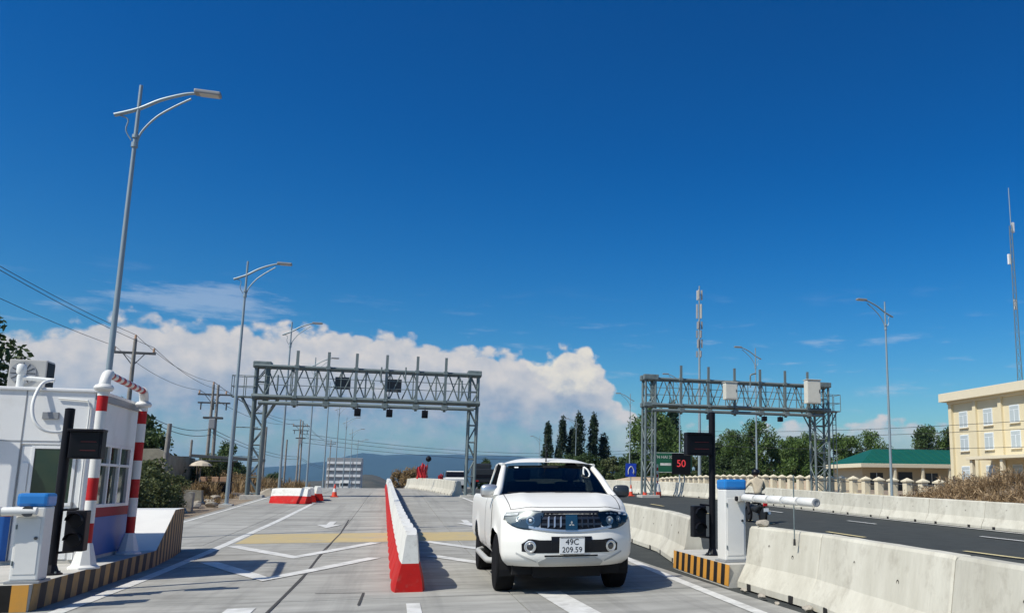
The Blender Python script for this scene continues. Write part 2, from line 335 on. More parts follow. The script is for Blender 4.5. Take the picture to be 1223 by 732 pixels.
def bar(parent, name, p0, p1, r, material, n=6, square=False):
    """straight member of a frame: a shared unit bar scaled between two points"""
    key = (material, n, square)
    if key not in _unit:
        mb = MB()
        if square: mb.box((-1, -1, 0), (1, 1, 1))
        else: mb.tube([(0, 0, 0), (0, 0, 1)], 1.0, n)
        _unit[key] = mb.mesh('bar_'+material, material, smooth=False if square else 60)
    p0 = Vector(p0); p1 = Vector(p1); d = p1-p0
    o = link(name, _unit[key], parent); q = d.to_track_quat('Z', 'Y')
    rx, ry = r if isinstance(r, (tuple, list)) else (r, r)
    o.location = p0; o.rotation_mode = 'QUATERNION'; o.rotation_quaternion = q; o.scale = (rx, ry, d.length); return o
def text_mesh(body, size, material, extrude=0.002, align='CENTER'):
    cu = bpy.data.curves.new('txt', 'FONT'); cu.body = body; cu.size = size; cu.extrude = extrude; cu.align_x = align; cu.align_y = 'CENTER'
    o = bpy.data.objects.new('txt', cu); col.objects.link(o); dg = bpy.context.evaluated_depsgraph_get(); dg.update()
    me = bpy.data.meshes.new_from_object(o.evaluated_get(dg)); me.materials.clear(); me.materials.append(MATS[material])
    bpy.data.objects.remove(o); bpy.data.curves.remove(cu); return me

# ------------------------------------------------------------------ terrain profile (the road climbs to a crest, then drops away)
_kx = [-400, 10, 15, 20, 30, 38, 48, 60, 72, 85, 110, 150, 220, 400, 12000]; _kz = [0, 0, .01, .08, .29, .50, .80, 1.05, 1.2, 1.18, .8, -.2, -1.5, -3, -3]
_ty = np.arange(-400, 1000, 0.5); _tz = np.interp(_ty, _kx, _kz); _k = np.hanning(13); _k /= _k.sum(); _tz = np.convolve(np.pad(_tz, 6, mode='edge'), _k, 'valid')
def Z(y): return float(np.interp(y, _ty, _tz))

# ------------------------------------------------------------------ ground, road, markings
ys_g = sorted(set([-300, -100, -40]+list(range(-30, 160, 4))+[180, 220, 280, 350, 450, 700, 1200, 2500, 4500, 9000, 20000]))
xs_g = [-20000, -6000, -2000, -600, -200, -90, -50]+list(range(-40, 80, 5))+[90, 130, 200, 600, 2000, 6000, 20000]
mb = MB(); nx = len(xs_g)
def hg(x, y):
    z = Z(y)-0.07
    if (x < -7 or x > 19.5) and abs(x) < 600: z += 0.10*math.sin(x*.9+y*.37)*math.sin(y*.61-x*.2)+0.04*math.sin(x*2.1+y*1.7)
    return z
mb.add([(x, y, hg(x, y)) for y in ys_g for x in xs_g], [(j*nx+i, j*nx+i+1, (j+1)*nx+i+1, (j+1)*nx+i) for j in range(len(ys_g)-1) for i in range(nx-1)])
ground = mb.build('ground', 'dirt', smooth=True, kind='structure')
def sheet(xl, xr, y0, y1, dz, step=1.0):
    ys = [y0+k*step for k in range(int(round((y1-y0)/step))+1)]
    f = lambda g, y: g(y) if callable(g) else g
    v = []; 
    for y in ys: v += [(f(xl, y), y, Z(y)+dz), (f(xr, y), y, Z(y)+dz)]
    return MB().add(v, [(2*i, 2*i+1, 2*i+3, 2*i+2) for i in range(len(ys)-1)])
road = sheet(-6.5, 4.7, -30, 90, -0.045).build('road', 'joint', kind='structure')
cols_x = [-6.35, -3.88, -1.27, 1.55, 4.5]; rows_y = [-12+4.7*k for k in range(22)]
for ci in range(4):
    for ri in range(len(rows_y)-1):
        g = 0.007; x0, x1, y0, y1 = cols_x[ci]+g, cols_x[ci+1]-g, rows_y[ri]+g, rows_y[ri+1]-g
        ys = [y0]+[y for y in np.arange(math.ceil(y0), y1, 1.0)]+[y1]; dz = rng.uniform(-.003, .003)
        v = []; f = []; n = len(ys)
        for y in ys: v += [(x0, y, Z(y)+dz), (x1, y, Z(y)+dz), (x0, y, Z(y)-.05), (x1, y, Z(y)-.05)]
        for i in range(n-1):
            a = 4*i; f += [(a, a+1, a+5, a+4), (a, a+4, a+6, a+2), (a+1, a+3, a+7, a+5)]
        f += [(0, 2, 3, 1), (4*n-4, 4*n-3, 4*n-1, 4*n-2)]
        MB().add(v, f).build('slab', 'pavement_concrete', road)
far_road = sheet(-6.35, 4.5, 86.8, 400, -0.01, 2.0).build('far_pavement', 'pavement_concrete', road)
cw = sheet(4.55, lambda y: 18.6 if y < 42 else 18.6-max(0, y-42)*.24, -30, 90, -0.03)
carriageway = cw.build('carriageway', 'asphalt', kind='structure')
def ribbon(parent, name, pts, width, material, dz=0.006, nx=None):
    """painted line through points (x, y) lying on the road"""
    L = []
    for (x0, y0), (x1, y1) in zip(pts[:-1], pts[1:]):
        k = max(1, int(math.hypot(x1-x0, y1-y0)/0.8)); L += [(x0+(x1-x0)*i/k, y0+(y1-y0)*i/k) for i in range(k)]
    L.append(pts[-1]); v = []; P_ = [Vector(p) for p in L]
    for i, p in enumerate(P_):
        t = P_[min(i+1, len(P_)-1)]-P_[max(i-1, 0)]
        if 0 < i < len(P_)-1:
            t1 = (P_[i]-P_[i-1]).normalized(); t2 = (P_[i+1]-P_[i]).normalized(); t = t1+t2; sc = 1/max(.5, t.length/2)
        else: sc = 1
        t.normalize(); nrm = Vector((-t.y, t.x))*width/2*sc
        for q in (p+nrm, p-nrm): v.append((q.x, q.y, Z(q.y)+dz))
    return MB().add(v, [(2*i, 2*i+1, 2*i+3, 2*i+2) for i in range(len(P_)-1)]).build(name, material, parent)
def flat(parent, name, poly, material, dz=0.006):
    return MB().add([(x, y, Z(y)+dz) for x, y in poly], [tuple(range(len(poly)))]).build(name, material, parent)
ribbon(road, 'lane_line', [(-3.46, -10), (-3.46, 20), (-3.40, 42)], .17, 'paint_white')
ribbon(road, 'lane_line', [(4.0, -8), (4.02, 9), (4.28, 14.2), (4.5, 18), (4.45, 22), (3.6, 48), (2.0, 68)], .16, 'paint_white')
ribbon(road, 'edge_line', [(-6.05, 20), (-6.05, 80)], .12, 'paint_white')
for x0, x1, lab in ((-3.3, -.05, 0), (.55, 4.35, 1)):     # rumble bands
    v = []; f = []
    for k in range(7):
        y = 21.2+k*.47; v += [(x0, y, Z(y)+.005), (x1, y, Z(y)+.005)]
        if k: f.append((2*k-2, 2*k-1, 2*k+1, 2*k))
    MB().add(v, f).build('rumble_band', 'paint_yellow', road)
ribbon(road, 'chevron', [(-3.22, 20.55), (-1.72, 17.75), (-.32, 20.95)], .27, 'paint_white', .010)
ribbon(road, 'chevron', [(-3.05, 17.1), (-1.75, 14.15), (-.27, 17.35)], .27, 'paint_white', .010)
ribbon(road, 'chevron', [(.78, 21.1), (2.4, 17.7), (4.1, 21.1)], .27, 'paint_white', .010)
ribbon(road, 'chevron', [(.80, 17.5), (2.4, 14.2), (4.1, 17.5)], .27, 'paint_white', .010)
def road_arrow(cx, y0):    # points towards the viewer (traffic comes this way)
    poly = [(-.10, 3.0), (-.10, 1.5), (-.36, 1.5), (0, 0), (.36, 1.5), (.10, 1.5), (.10, 3.0)]
    flat(road, 'lane_arrow', [(cx+a, y0+b*1.0) for a, b in poly], 'paint_white', .012)
road_arrow(-1.75, 26.0); road_arrow(2.3, 26.3)
ribbon(road, 'stop_dash', [(-1.58, 8.4), (-1.58, 11.0)], .30, 'paint_white', .007)
ribbon(road, 'stop_dash', [(2.18, 7.9), (2.05, 11.6)], .34, 'paint_white', .007)
ribbon(road, 'stop_dash', [(.3, 8.6), (.3, 10.9)], .16, 'paint_white', .007)
for y0 in (1.9, 8.0, 14.1, 20.4, 26.2, 32.3, 38.4): ribbon(carriageway, 'lane_dash', [(12.2, y0), (12.2, y0+2.1)], .14, 'paint_yellow2', .0)
for y0 in (3.6, 10.9, 18.2, 25.5, 32.8): ribbon(carriageway, 'lane_dash', [(15.7, y0), (15.7, y0+1.9)], .13, 'paint_white', .0)
ribbon(carriageway, 'edge_line', [(17.7, -10), (17.7, 40)], .14, 'paint_white', .0)
# pale mortar spill across the lane and a tar joint
ribbon(road, 'crack_seal', [(-1.27, 9), (-1.24, 14), (-1.31, 19), (-1.25, 24), (-1.34, 30)], .035, 'joint', .0075)
ribbon(road, 'crack_seal', [(-.32, 10.9), (-.30, 12.1), (-.9, 12.2)], .03, 'joint', .0075)

# ------------------------------------------------------------------ toll islands
def hazard_strip(parent, y0, y1, x, z0f, z1f, mats, pitch=.2, side=1, lean=.06):
    k = 0; y = y0
    while y < y1-1e-3:
        ye = min(y+pitch, y1)
        v = [(x, y, z0f(y)), (x, ye, z0f(ye)), (x, min(ye+lean, y1), z1f(min(ye+lean, y1))), (x, min(y+lean, y1), z1f(min(y+lean, y1)))]
        v2 = [(a+side*.006, b, c) for a, b, c in v]
        MB().add(v+v2, [(0, 1, 2, 3), (4, 7, 6, 5), (0, 4, 5, 1), (1, 5, 6, 2), (2, 6, 7, 3), (3, 7, 4, 0)]).build('hazard_stripe', mats[k % 2], parent)
        y = ye; k += 1
isl = thing('toll_island', 'raised concrete island with worn black and yellow striped kerb under the toll booth', 'toll island')
XI = -3.78
poly = [(-9, 11.34), (-3.80, 11.34), (XI, 11.36), (XI, 16.6), (-9, 16.6)]
MB().prism(poly, 0-.05, .30, 'z').build('kerb_base', 'island_concrete', isl)
mb = MB(); sec = [(16.6, .30, XI), (17.3, .60, XI-.04), (18.15, .94, XI-.1), (19.45, .94, XI-.22), (19.9, .80, XI-.32), (19.95, 0.0, XI-.36)]
v = []; 
for y, z, x in sec: v += [(-7.2, y, -.05), (x, y, -.05), (x, y, z), (-7.2, y, z)]
f = [(0, 1, 2, 3)]
for i in range(len(sec)-1):
    a = 4*i; f += [(a+1, a+5, a+6, a+2), (a+2, a+6, a+7, a+3), (a, a+3, a+7, a+4)]
mb.add(v, f).build('crash_nose', 'white_paint', isl)
hazard_strip(isl, 11.37, 16.6, XI+.001, lambda y: Z(y)+.0, lambda y: .297, ('hazard_worn', 'hazard_black_worn'), .21, 1, .05)
def nose_x(y): return float(np.interp(y, [s[0] for s in sec], [s[2] for s in sec]))
y = 16.6; k = 1
while y < 19.9:
    ye = min(y+.15, 19.9); zt = lambda q: float(np.interp(q, [s[0] for s in sec], [s[1] for s in sec]))-.004
    v = [(nose_x(y)+.002, y, Z(y)), (nose_x(ye)+.002, ye, Z(ye)), (nose_x(ye)+.002, ye, zt(ye)), (nose_x(y)+.002, y, zt(y))]
    v2 = [(a+.005, b, c) for a, b, c in v]
    MB().add(v+v2, [(0, 1, 2, 3), (4, 7, 6, 5), (0, 4, 5, 1), (1, 5, 6, 2), (2, 6, 7, 3), (3, 7, 4, 0)]).build('hazard_stripe', ('hazard_worn', 'hazard_black_worn')[k % 2], isl); y = ye; k += 1
x = -3.79; k = 0
while x > -6:
    MB().box((x-.16, 11.333, .01), (x, 11.339, .297)).build('hazard_stripe', ('hazard_yellow', 'hazard_black')[k % 2], isl); x -= .16; k += 1
isr = thing('barrier_island', 'small concrete island with fresh orange and black striped kerb between concrete barriers', 'toll island')
v = [(4.66, 11.55), (5.5, 11.55), (5.6, 14.5), (4.80, 14.5)]
MB().prism(v, -.05, .30, 'z').build('kerb_base', 'island_concrete', isr)
k = 0; n = 17
for k in range(n):
    t0, t1 = k/n, (k+1)/n; P0 = Vector((4.66, 11.55)); P1 = Vector((4.80, 14.5)); a = P0.lerp(P1, t0); b = P0.lerp(P1, t1); le = .04
    v = [(a.x-.002, a.y, .0), (b.x-.002, b.y, .0), (b.x-.002, b.y-le, .297), (a.x-.002, a.y-le, .297)]; v2 = [(q[0]-.006, q[1], q[2]) for q in v]
    MB().add(v+v2, [(0, 1, 2, 3), (4, 7, 6, 5), (0, 4, 5, 1), (1, 5, 6, 2), (2, 6, 7, 3), (3, 7, 4, 0)]).build('hazard_stripe', ('hazard_yellow', 'hazard_black')[k % 2], isr)

# ------------------------------------------------------------------ concrete barriers
def barrier_mesh(L, seed):
    rs = random.Random(seed); h = .85
    prof = [(-.30, 0), (-.30, .08), (-.165, .33), (-.09, h-.03), (-.07, h), (.07, h), (.09, h-.03), (.165, .33), (.30, .08), (.30, 0)]
    st = [-L/2, -L/2+.03, -L*.30-.07, -L*.30+.07, L*.30-.07, L*.30+.07, L/2-.03, L/2]
    xs = []
    for i in range(len(st)-1):
        n = 1 if st[i+1]-st[i] < .2 else max(1, int((st[i+1]-st[i])/.35))
        xs += [(st[i]+(st[i+1]-st[i])*k/n, i) for k in range(n)]
    xs.append((L/2, len(st)-2))
    mb = MB(); np_ = len(prof); v = []
    for (y, si) in xs:
        end = abs(y) > L/2-.02
        slot = any(abs(y-c) < .0701 for c in (-L*.3, L*.3))
        for j, (a, b) in enumerate(prof):
            jx = rs.uniform(-.004, .004); a2 = a*(.96 if end else 1)+jx; b2 = b-(.012 if end and b > .5 else 0)+rs.uniform(-.003, .003)*(b > .02)
            v.append((a2, y, b2))
    f = []; m = []
    for i in range(len(xs)-1):
        mid_ = (xs[i][0]+xs[i+1][0])/2; slot = any(abs(mid_-c) < .07 for c in (-L*.3, L*.3))
        for j in range(np_-1):
            if slot and j in (0, np_-2): f.append((i*np_+j, i*np_+j+1, (i+1)*np_+j+1, (i+1)*np_+j)); m.append(1); continue
            f.append((i*np_+j, i*np_+j+1, (i+1)*np_+j+1, (i+1)*np_+j)); m.append(0)
    f.append(tuple(range(np_))); f.append(tuple((len(xs)-1)*np_+j for j in range(np_))); m += [0, 0]
    mb.v = v; mb.f = f; mb.m = m
    return mb.mesh('barrier_body', ['barrier_concrete', 'hole_shade'], smooth=12)
def hole_mesh():
    mb = MB(); mb.lathe([(.024, 0), (.028, .006), (.02, .007), (.018, .002)], 10, 'x'); return mb.mesh('lifting_hole', 'hole_shade')
HOLE = hole_mesh(); SLOT = MB().bbox((-.01, -.065, -.01), (.01, .065, .085), .012).mesh('slot', 'hole_shade'); _bm = {}  # solid dark pieces, the shade of the recesses put into their colour
def barrier(p0, p1, label, group, seed=0, two_sided=False):
    p0 = Vector(p0); p1 = Vector(p1); d = p1-p0; L = round(d.length-.025, 2); key = (L, seed % 3)
    if key not in _bm: _bm[key] = barrier_mesh(L, seed % 3)
    c = (p0+p1)/2; zc = Z(c.y)
    t = thing('concrete_barrier', label, 'barrier', (c.x, c.y, zc-.005), 0, group)
    slope = math.atan2(Z(p1.y)-Z(p0.y), d.length)
    t.rotation_euler = Matrix.Rotation(math.atan2(-d.x, d.y), 3, 'Z').to_4x4().to_euler(); t.rotation_euler[0] = slope
    link('body', _bm[key], t)
    for s in ((-1, 1) if two_sided else (-1,)):
        for q in (-.18, .16):
            link('lifting_hole', HOLE, t, (s*(.131 if q < 0 else .118), q*L, .52 if q < 0 else .60), (0, 0, 0 if s > 0 else math.pi))
        for q in (-.3, .3): link('fork_slot', SLOT, t, (s*.297, q*L, 0))
    return t
def row(path, label, group, L=3.0):
    pts = [Vector(p) for p in path]; out = []; seg = 0; cur_ = pts[0].copy(); k = 0
    while seg < len(pts)-1:
        need = L; p = cur_.copy()
        while seg < len(pts)-1 and (pts[seg+1]-p).length < need:
            need -= (pts[seg+1]-p).length; p = pts[seg+1].copy(); seg += 1
        if seg >= len(pts)-1: break
        p = p+(pts[seg+1]-p).normalized()*need; out.append(barrier(cur_, p, label, group, k)); cur_ = p; k += 1
    return out
def nth(k): return '%d%s' % (k, 'th' if 10 < k % 100 < 14 else {1: 'st', 2: 'nd', 3: 'rd'}.get(k % 10, 'th'))
BP = [(5.06, 11.5), (5.04, 9.27), (4.60, 6.1), (4.12, 3.05), (3.65, .05)]
for k, lb in enumerate(('short concrete barrier segment butted against the orange striped island kerb', 'long clean concrete barrier, second along from the orange striped island', 'long concrete barrier, third along from the orange striped island', 'long concrete barrier, fourth along from the orange striped island')):
    barrier(BP[k+1], BP[k], lb, None, k)
ra = row([(5.22, 14.62), (5.75, 17.6), (5.95, 22), (5.75, 28), (5.2, 38), (4.9, 47)], 'x', 'barriers dividing the two carriageways')
for k, o in enumerate(ra): o['label'] = 'concrete barrier of the row behind the pickup, %s past the orange striped island' % nth(k+1)
ra[0]['label'] = 'concrete barrier end piece touching the far end of the orange striped island'
rb = row([(3.55, 49.6), (2.9, 58), (1.95, 69), (1.2, 80)], 'x', 'barriers running up to the crest')
for k, o in enumerate(rb): o['label'] = 'white concrete barrier leading to the crest, %s past the left gantry right leg' % nth(k+1)
rc = row([(18.3, 5), (18.3, 42), (17.7, 47), (16.2, 54.5), (13.7, 66), (10.6, 80)], 'x', 'barriers along the outer carriageway edge')
gk = min(range(len(rc)), key=lambda k: abs(rc[k].location.y-49))
for k, o in enumerate(rc):
    o['label'] = ('cream outer edge barrier standing right behind the left leg of the right gantry' if k == gk else 'outer edge barrier, %s from the right gantry left leg towards the brush mound' % nth(gk-k) if k < gk else 'outer edge barrier, %s from the right gantry left leg towards the cypresses' % nth(k-gk))
# broken stone lying on the barrier
def rock_mesh(seed, s, flat_=.7, n=1, material='rock'):
    bm = bmesh.new(); bmesh.ops.create_icosphere(bm, subdivisions=n+1, radius=1); rs = random.Random(seed)
    pl = [(Vector((rs.gauss(0, 1), rs.gauss(0, 1), rs.gauss(0, 1))).normalized(), rs.uniform(.55, .9)) for _ in range(9)]
    for v in bm.verts:
        for nrm, dd in pl:
            k = v.co.dot(nrm)
            if k > dd: v.co -= nrm*(k-dd)
        v.co = Vector((v.co.x*s[0], v.co.y*s[1], v.co.z*s[2]))+Vector((rs.gauss(0, 1), rs.gauss(0, 1), rs.gauss(0, 1)))*.02*s[0]
    me = bpy.data.meshes.new('rock'); bm.to_mesh(me); bm.free(); me.materials.append(MATS[material]); return me
link('stone', rock_mesh(3, (.10, .12, .06)), None, (5.05, 11.2, .845+.05), None, 'pale broken stone lying on top of the barrier by the boom gate', 'stone')
for i, (x, y, s) in enumerate([(4.58, 10.2, .06), (4.6, 9.0, .07), (4.56, 8.1, .045), (4.62, 10.9, .05), (4.5, 9.6, .035)]):
    link('rubble', rock_mesh(20+i, (s, s*1.3, s*.7)), None, (x, y, s*.4), None, 'small dark rubble lump at the foot of the barrier', 'rubble', 'rubble at the barrier foot')

# ------------------------------------------------------------------ red and white median
def median_mesh():
    L = 1.46; h = .80; mb = MB(); n = 10; prof = [(.225, 0), (.205, .14), (.135, .40), (.112, .58), (.095, .73), (.075, h)]
    v = []; np_ = len(prof)*2
    for i in range(n+1):
        t = -1+2*i/n; y = t*L/2; e = 1-abs(t)**4
        for a, b in prof: v.append((-a*(.80+.20*e), y, b*(.94+.06*e)))
        for a, b in prof[::-1]: v.append((a*(.80+.20*e), y, b*(.94+.06*e)))
    f = []; m = []
    for i in range(n):
        for j in range(np_-1):
            zz = prof[min(j, np_-2-j)][1]; f.append((i*np_+j, i*np_+j+1, (i+1)*np_+j+1, (i+1)*np_+j)); m.append(1 if (j < 2 or j > np_-4) else 0)
    for b in (0, n*np_):
        f += [(b, b+1, b+np_-2, b+np_-1), (b+1, b+2, b+np_-3, b+np_-2), (b+2, b+3, b+np_-4, b+np_-3), (b+3, b+4, b+np_-5, b+np_-4), (b+4, b+5, b+np_-6, b+np_-5)]; m += [1, 1, 0, 0, 0]
    mb.v = v; mb.f = f; mb.m = m; return mb.mesh('median_block', ['median_white', 'median_red'], smooth=30)
MEDIAN = median_mesh()
y = 12.03; x = .27; k = 0
while y < 74:
    yc = y+.74; o = link('median_block', MEDIAN, None, (x-(yc-12)*.0118, yc, Z(yc)-.004), (math.atan2(Z(yc+.7)-Z(yc-.7), 1.4), 0, .0118))
    if k == 0: tag(o, 'red and white painted median block ending the row beside the pickup, red end face showing', 'median block')
    else: tag(o, 'red and white lane median block, %s along from the end beside the pickup' % nth(k+1), 'median block', 'blocks of the lane median')
    y += 1.5; k += 1
for i, (x, y, a) in enumerate([(-4.35, 41.5, .95), (-3.75, 43.0, .22), (-3.5, 44.6, .15)]):
    o = link('median_block', MEDIAN, None, (x, y, Z(y)), (0, 0, a)); o.scale = (1.2, 1.35, .85)
    tag(o, ['red and white painted block turned sideways at the end of the lane line', 'red and white painted block standing behind the sideways one', 'red and white painted block closest to the traffic cone by the left lane'][i], 'median block')
def cone(x, y, label, h=.75, group=None):
    t = thing('traffic_cone', label, 'traffic cone', (x, y, Z(y)), 0, group)
    MB().bbox((-.19, -.19, 0), (.19, .19, .04), .01).build('base', 'cone_orange', t)
    q = lambda z: .15*(1-z/h)+.025*(z/h)
    for z0, z1, m in ((.04, .3, 'cone_orange'), (.3, .5, 'white_paint'), (.5, h, 'cone_orange')):
        MB().lathe([(q(z0*h/.75), z0*h/.75), (q(z1*h/.75) if z1 < h else .025, z1*h/.75 if z1 < h else h)], 14).build('cone_body' if m == 'cone_orange' else 'reflective_band', m, t, smooth=50)
    return t
cone(-2.95, 48.3, 'orange cone with a white band by the left lane blocks', .68)

# ------------------------------------------------------------------ toll booth and gate equipment
bo = thing('toll_booth', 'white toll booth with red stripe and blue base on the striped island', 'toll booth', (-4.2, 14.15, .30))
BX, BY, BZ = 3.0, 2.25, 2.42        # local: x 0 (road side) .. -BX, y 0 .. BY
T = .06
MB().box((-BX, .02, 0), (-.002, BY, .05)).build('floor', 'island_concrete', bo)
# front wall pieces (facing the traffic side), left of the door: panel with red stripe and blue base
def panel(name, m, lo, hi, b=.008): return MB().bbox(lo, hi, b).build(name, m, bo)
panel('wall', 'booth_white', (-BX, 0, .74), (-.84, T, BZ)); panel('wall', 'booth_white', (-.84, 0, 1.66), (-.0, T, BZ)); panel('wall', 'booth_white', (-.12, .0, .05), (0, T, 1.66))
panel('red_stripe', 'booth_red', (-BX, -.004, .655), (-.84, T-.004, .74)); panel('blue_base', 'booth_blue', (-BX, -.003, .05), (-.84, T-.004, .655))
panel('wall', 'booth_white', (-.84, .03, .05), (-.1, T, 1.67)); d = MB().bbox((-.82, .012, .06), (-.15, .028, 1.63), .004); d = d.build('door', 'booth_white', bo)
MB().bbox((-.66, .004, .84), (-.19, .010, 1.60), .006).build('window', 'booth_glass', d)
for lo, hi in (((-.70, -.006, .80), (-.66, .03, 1.64)), ((-.19, -.006, .80), (-.15, .03, 1.64)), ((-.66, -.006, .80), (-.19, .03, .84)), ((-.66, -.006, 1.60), (-.19, .03, 1.64))): MB().bbox(lo, hi, .004).build('window_frame', 'booth_white', d)
MB().bbox((-.145, -.05, .7), (-.125, .0, .86), .006).build('handle', 'lamp_grey', d)
MB().bbox((-.80, -.010, 1.0), (-.715, .010, 1.4), .004).build('notice', 'booth_white', d)
# road side wall with the service window
MB().bbox((-T, T, 1.72), (0, BY, BZ), .008).build('wall', 'booth_white', bo); MB().bbox((-T, T, .76), (0, .42, 1.72), .006).build('wall', 'booth_white', bo); MB().bbox((-T, 2.02, .76), (0, BY, 1.72), .006).build('wall', 'booth_white', bo)
MB().bbox((-T, T, .62), (.006, BY, .76), .006).build('red_stripe', 'booth_red', bo); MB().bbox((-T, T, .05), (.004, BY, .62), .006).build('blue_base', 'booth_blue', bo)
w1 = MB().bbox((-.05, .42, .76), (-.03, 2.02, 1.72), .002).build('service_window', 'booth_glass', bo)
for y0, y1 in ((.42, .47), (.92, .97), (1.42, 1.48), (1.96, 2.02)): MB().bbox((-.045, y0, .76), (.012, y1, 1.72), .004).build('window_frame', 'booth_white', w1)
for z0, z1 in ((.76, .81), (1.38, 1.42), (1.67, 1.72)): MB().bbox((-.043, .42, z0), (.009, 2.02, z1), .004).build('window_frame', 'booth_white', w1)
MB().bbox((-BX, BY-T, 0), (-T, BY, BZ), .008).build('wall', 'booth_white', bo); MB().bbox((-BX, T, 0), (-BX+T, BY-T, BZ), .008).build('wall', 'booth_white', bo)
MB().bbox((-BX-.05, -.03, BZ), (.03, BY+.03, BZ+.05), .015).build('roof', 'booth_white', bo)
MB().box((-BX+.1, .1, BZ-.05), (-.08, BY-.08, BZ-.01)).build('ceiling', 'interior', bo)
MB().bbox((-.7, .6, .05), (-.2, 1.9, .85), .01).build('desk', 'lamp_grey', bo)
for xx in (-.84, -1.9): MB().box((xx-.006, -.0065, .05), (xx+.006, -.0005, BZ)).build('panel_seam', 'lamp_grey', bo)
MB().box((-2.9, -.0065, 1.70), (-.02, -.0005, 1.712)).build('panel_seam', 'lamp_grey', bo)
MB().tube([(-.05, -.02, .06), (-.05, -.02, 2.2), (-.08, -.02, 2.3), (-.45, -.02, 2.32)], .011, 6).build('cable_duct', 'pvc', bo)
MB().bbox((-.62, -.03, 2.02), (-.42, .0, 2.12), .006).build('name_plate', 'lamp_grey', bo)
MB().bbox((.0, .02, BZ-.10), (.035, BY, BZ-.0), .006).build('gutter', 'lamp_grey', bo)
rz = .30+BZ+.05
ac = thing('air_conditioner', 'beige air conditioner condenser standing on the toll booth roof', 'air conditioner', (-5.32, 15.0, rz))
MB().bbox((-.24, -.16, .05), (.24, .16, .48), .015).build('casing', 'ac_grey', ac)
MB().bbox((.235, -.14, .08), (.248, .14, .45), .004).build('side_grille', 'black_metal', ac)
g = MB().lathe([(.17, 0), (.17, .012), (.15, .014)], 20, 'y', (-.05, -.175, .27)).build('fan_guard', 'lamp_grey', ac)
for k in range(6): MB().tube([(-.05+.16*math.cos(k*math.pi/6), -.178, .27+.16*math.sin(k*math.pi/6)), (-.05-.16*math.cos(k*math.pi/6), -.178, .27-.16*math.sin(k*math.pi/6))], .004, 5).build('guard_wire', 'black_metal', g)
for s in (-1, 1): MB().bbox((s*.18-.03, -.15, 0), (s*.18+.03, .15, .05), .006).build('foot', 'lamp_grey', ac)
pv = thing('vent_pipe', 'white plastic pipe with elbow lying along the booth roof edge', 'pipe', (-5.2, 14.3, rz))
MB().tube([(.0, 0, .0), (.0, 0, .16), (.02, 0, .21)], [.045, .045, .05], 12).build('riser', 'pvc', pv, smooth=50)
MB().tube([(0, 0, .15), (.28, 0, .13), (.42, 0, .12)], .032, 10).build('pipe', 'pvc', pv, smooth=50)
MB().lathe([(.05, .2), (.06, .22), (.06, .32), (.045, .34)], 14).build('cap', 'pvc', pv, smooth=40)
hp = [(-4.80, 14.28, rz+.12), (-4.86, 14.13, rz+.06), (-4.90, 14.05, rz-.1), (-4.90, 13.98, rz-.3), (-4.84, 13.95, rz-.5), (-4.72, 13.97, rz-.62), (-4.58, 14.04, rz-.64), (-4.5, 14.12, rz-.6)]
def smooth_path(pts, k=5):
    pts = [Vector(p) for p in pts]; out = []
    for i in range(len(pts)-1):
        a, b, c, d_ = pts[max(i-1, 0)], pts[i], pts[i+1], pts[min(i+2, len(pts)-1)]
        for q in range(k):
            t = q/k; out.append(.5*((2*b)+(c-a)*t+(2*a-5*b+4*c-d_)*t*t+(3*b-a-3*c+d_)*t**3))
    return out+[pts[-1]]
MB().tube(smooth_path(hp), .022, 8).build('hose', 'pvc', None, smooth=60, label='white drain hose looping down the front of the toll booth', cat='hose')
# striped height frame
def ring_stripes(parent, path, r, mats, n=14, k0=0, step=1):
    for i in range(0, len(path)-1, step):
        MB().tube(path[i:i+step+1], r, n).build('stripe_band', mats[(i//step+k0) % 2], parent, smooth=50)
hf = thing('striped_frame', 'red and white striped pipe frame guarding the road side of the toll booth', 'guard frame', (0, 0, 0))
pA = Vector((-3.86, 13.3, .30)); pB = Vector((-4.02, 15.9, .30))
for p in (pA, pB):
    MB().lathe([(.19, 0), (.19, .02), (.15, .05), (.085, .30), (.075, .33)], 8, 'z', p).build('foot_cone', 'white_paint', hf, smooth=30)
    zz = [.31, .60, .90, 1.2, 1.5, 1.8, 2.1, 2.40]
    for i in range(len(zz)-1): MB().tube([(p.x, p.y, .3+zz[i]-.01), (p.x, p.y, .3+zz[i+1]-.01)], .064+.0008*(i % 2), 16).build('stripe_band', ('white_paint', 'red_paint')[(i+1) % 2 if p is pA else (i+1) % 2], hf, smooth=50)
    MB().lathe([(.10, 2.37), (.12, 2.40), (.12, 2.42), (.10, 2.45), (.075, 2.46)], 16, 'z', p-Vector((0, 0, 0))).build('collar', 'white_paint', hf, smooth=30)
dd = (pB-pA).normalized(); top = 2.92
for p, s in ((pA, 1), (pB, -1)):
    arc = [p+Vector((0, 0, 2.30))]+[Vector((p.x, p.y, 0))+dd*s*(.20-.20*math.cos(a))+Vector((0, 0, top-.20+.20*math.sin(a))) for a in np.linspace(0, math.pi/2, 8)]
    MB().tube(arc, .068, 14).build('elbow', 'white_paint', hf, smooth=50)
q0 = Vector((pA.x, pA.y, top))+dd*.2; q1 = Vector((pB.x, pB.y, top))-dd*.2; n = 13
for i in range(n): MB().tube([q0.lerp(q1, i/n), q0.lerp(q1, (i+1)/n)], .05+.0006*(i % 2), 12).build('stripe_band', ('red_paint', 'white_paint')[i % 2], hf, smooth=50)
h2 = copy_tree(hf); h2['label'] = 'unseen red and white striped pipe frame added to shade the toll booth front'
h2.matrix_world = Matrix.Translation((-5.80, 13.76, .30)) @ Matrix.Rotation(math.atan2(0, -1)-math.atan2(dd.y, dd.x), 4, 'Z') @ Matrix.Translation(-pA)  # unseen frame added out of view so its shadow falls on the booth front
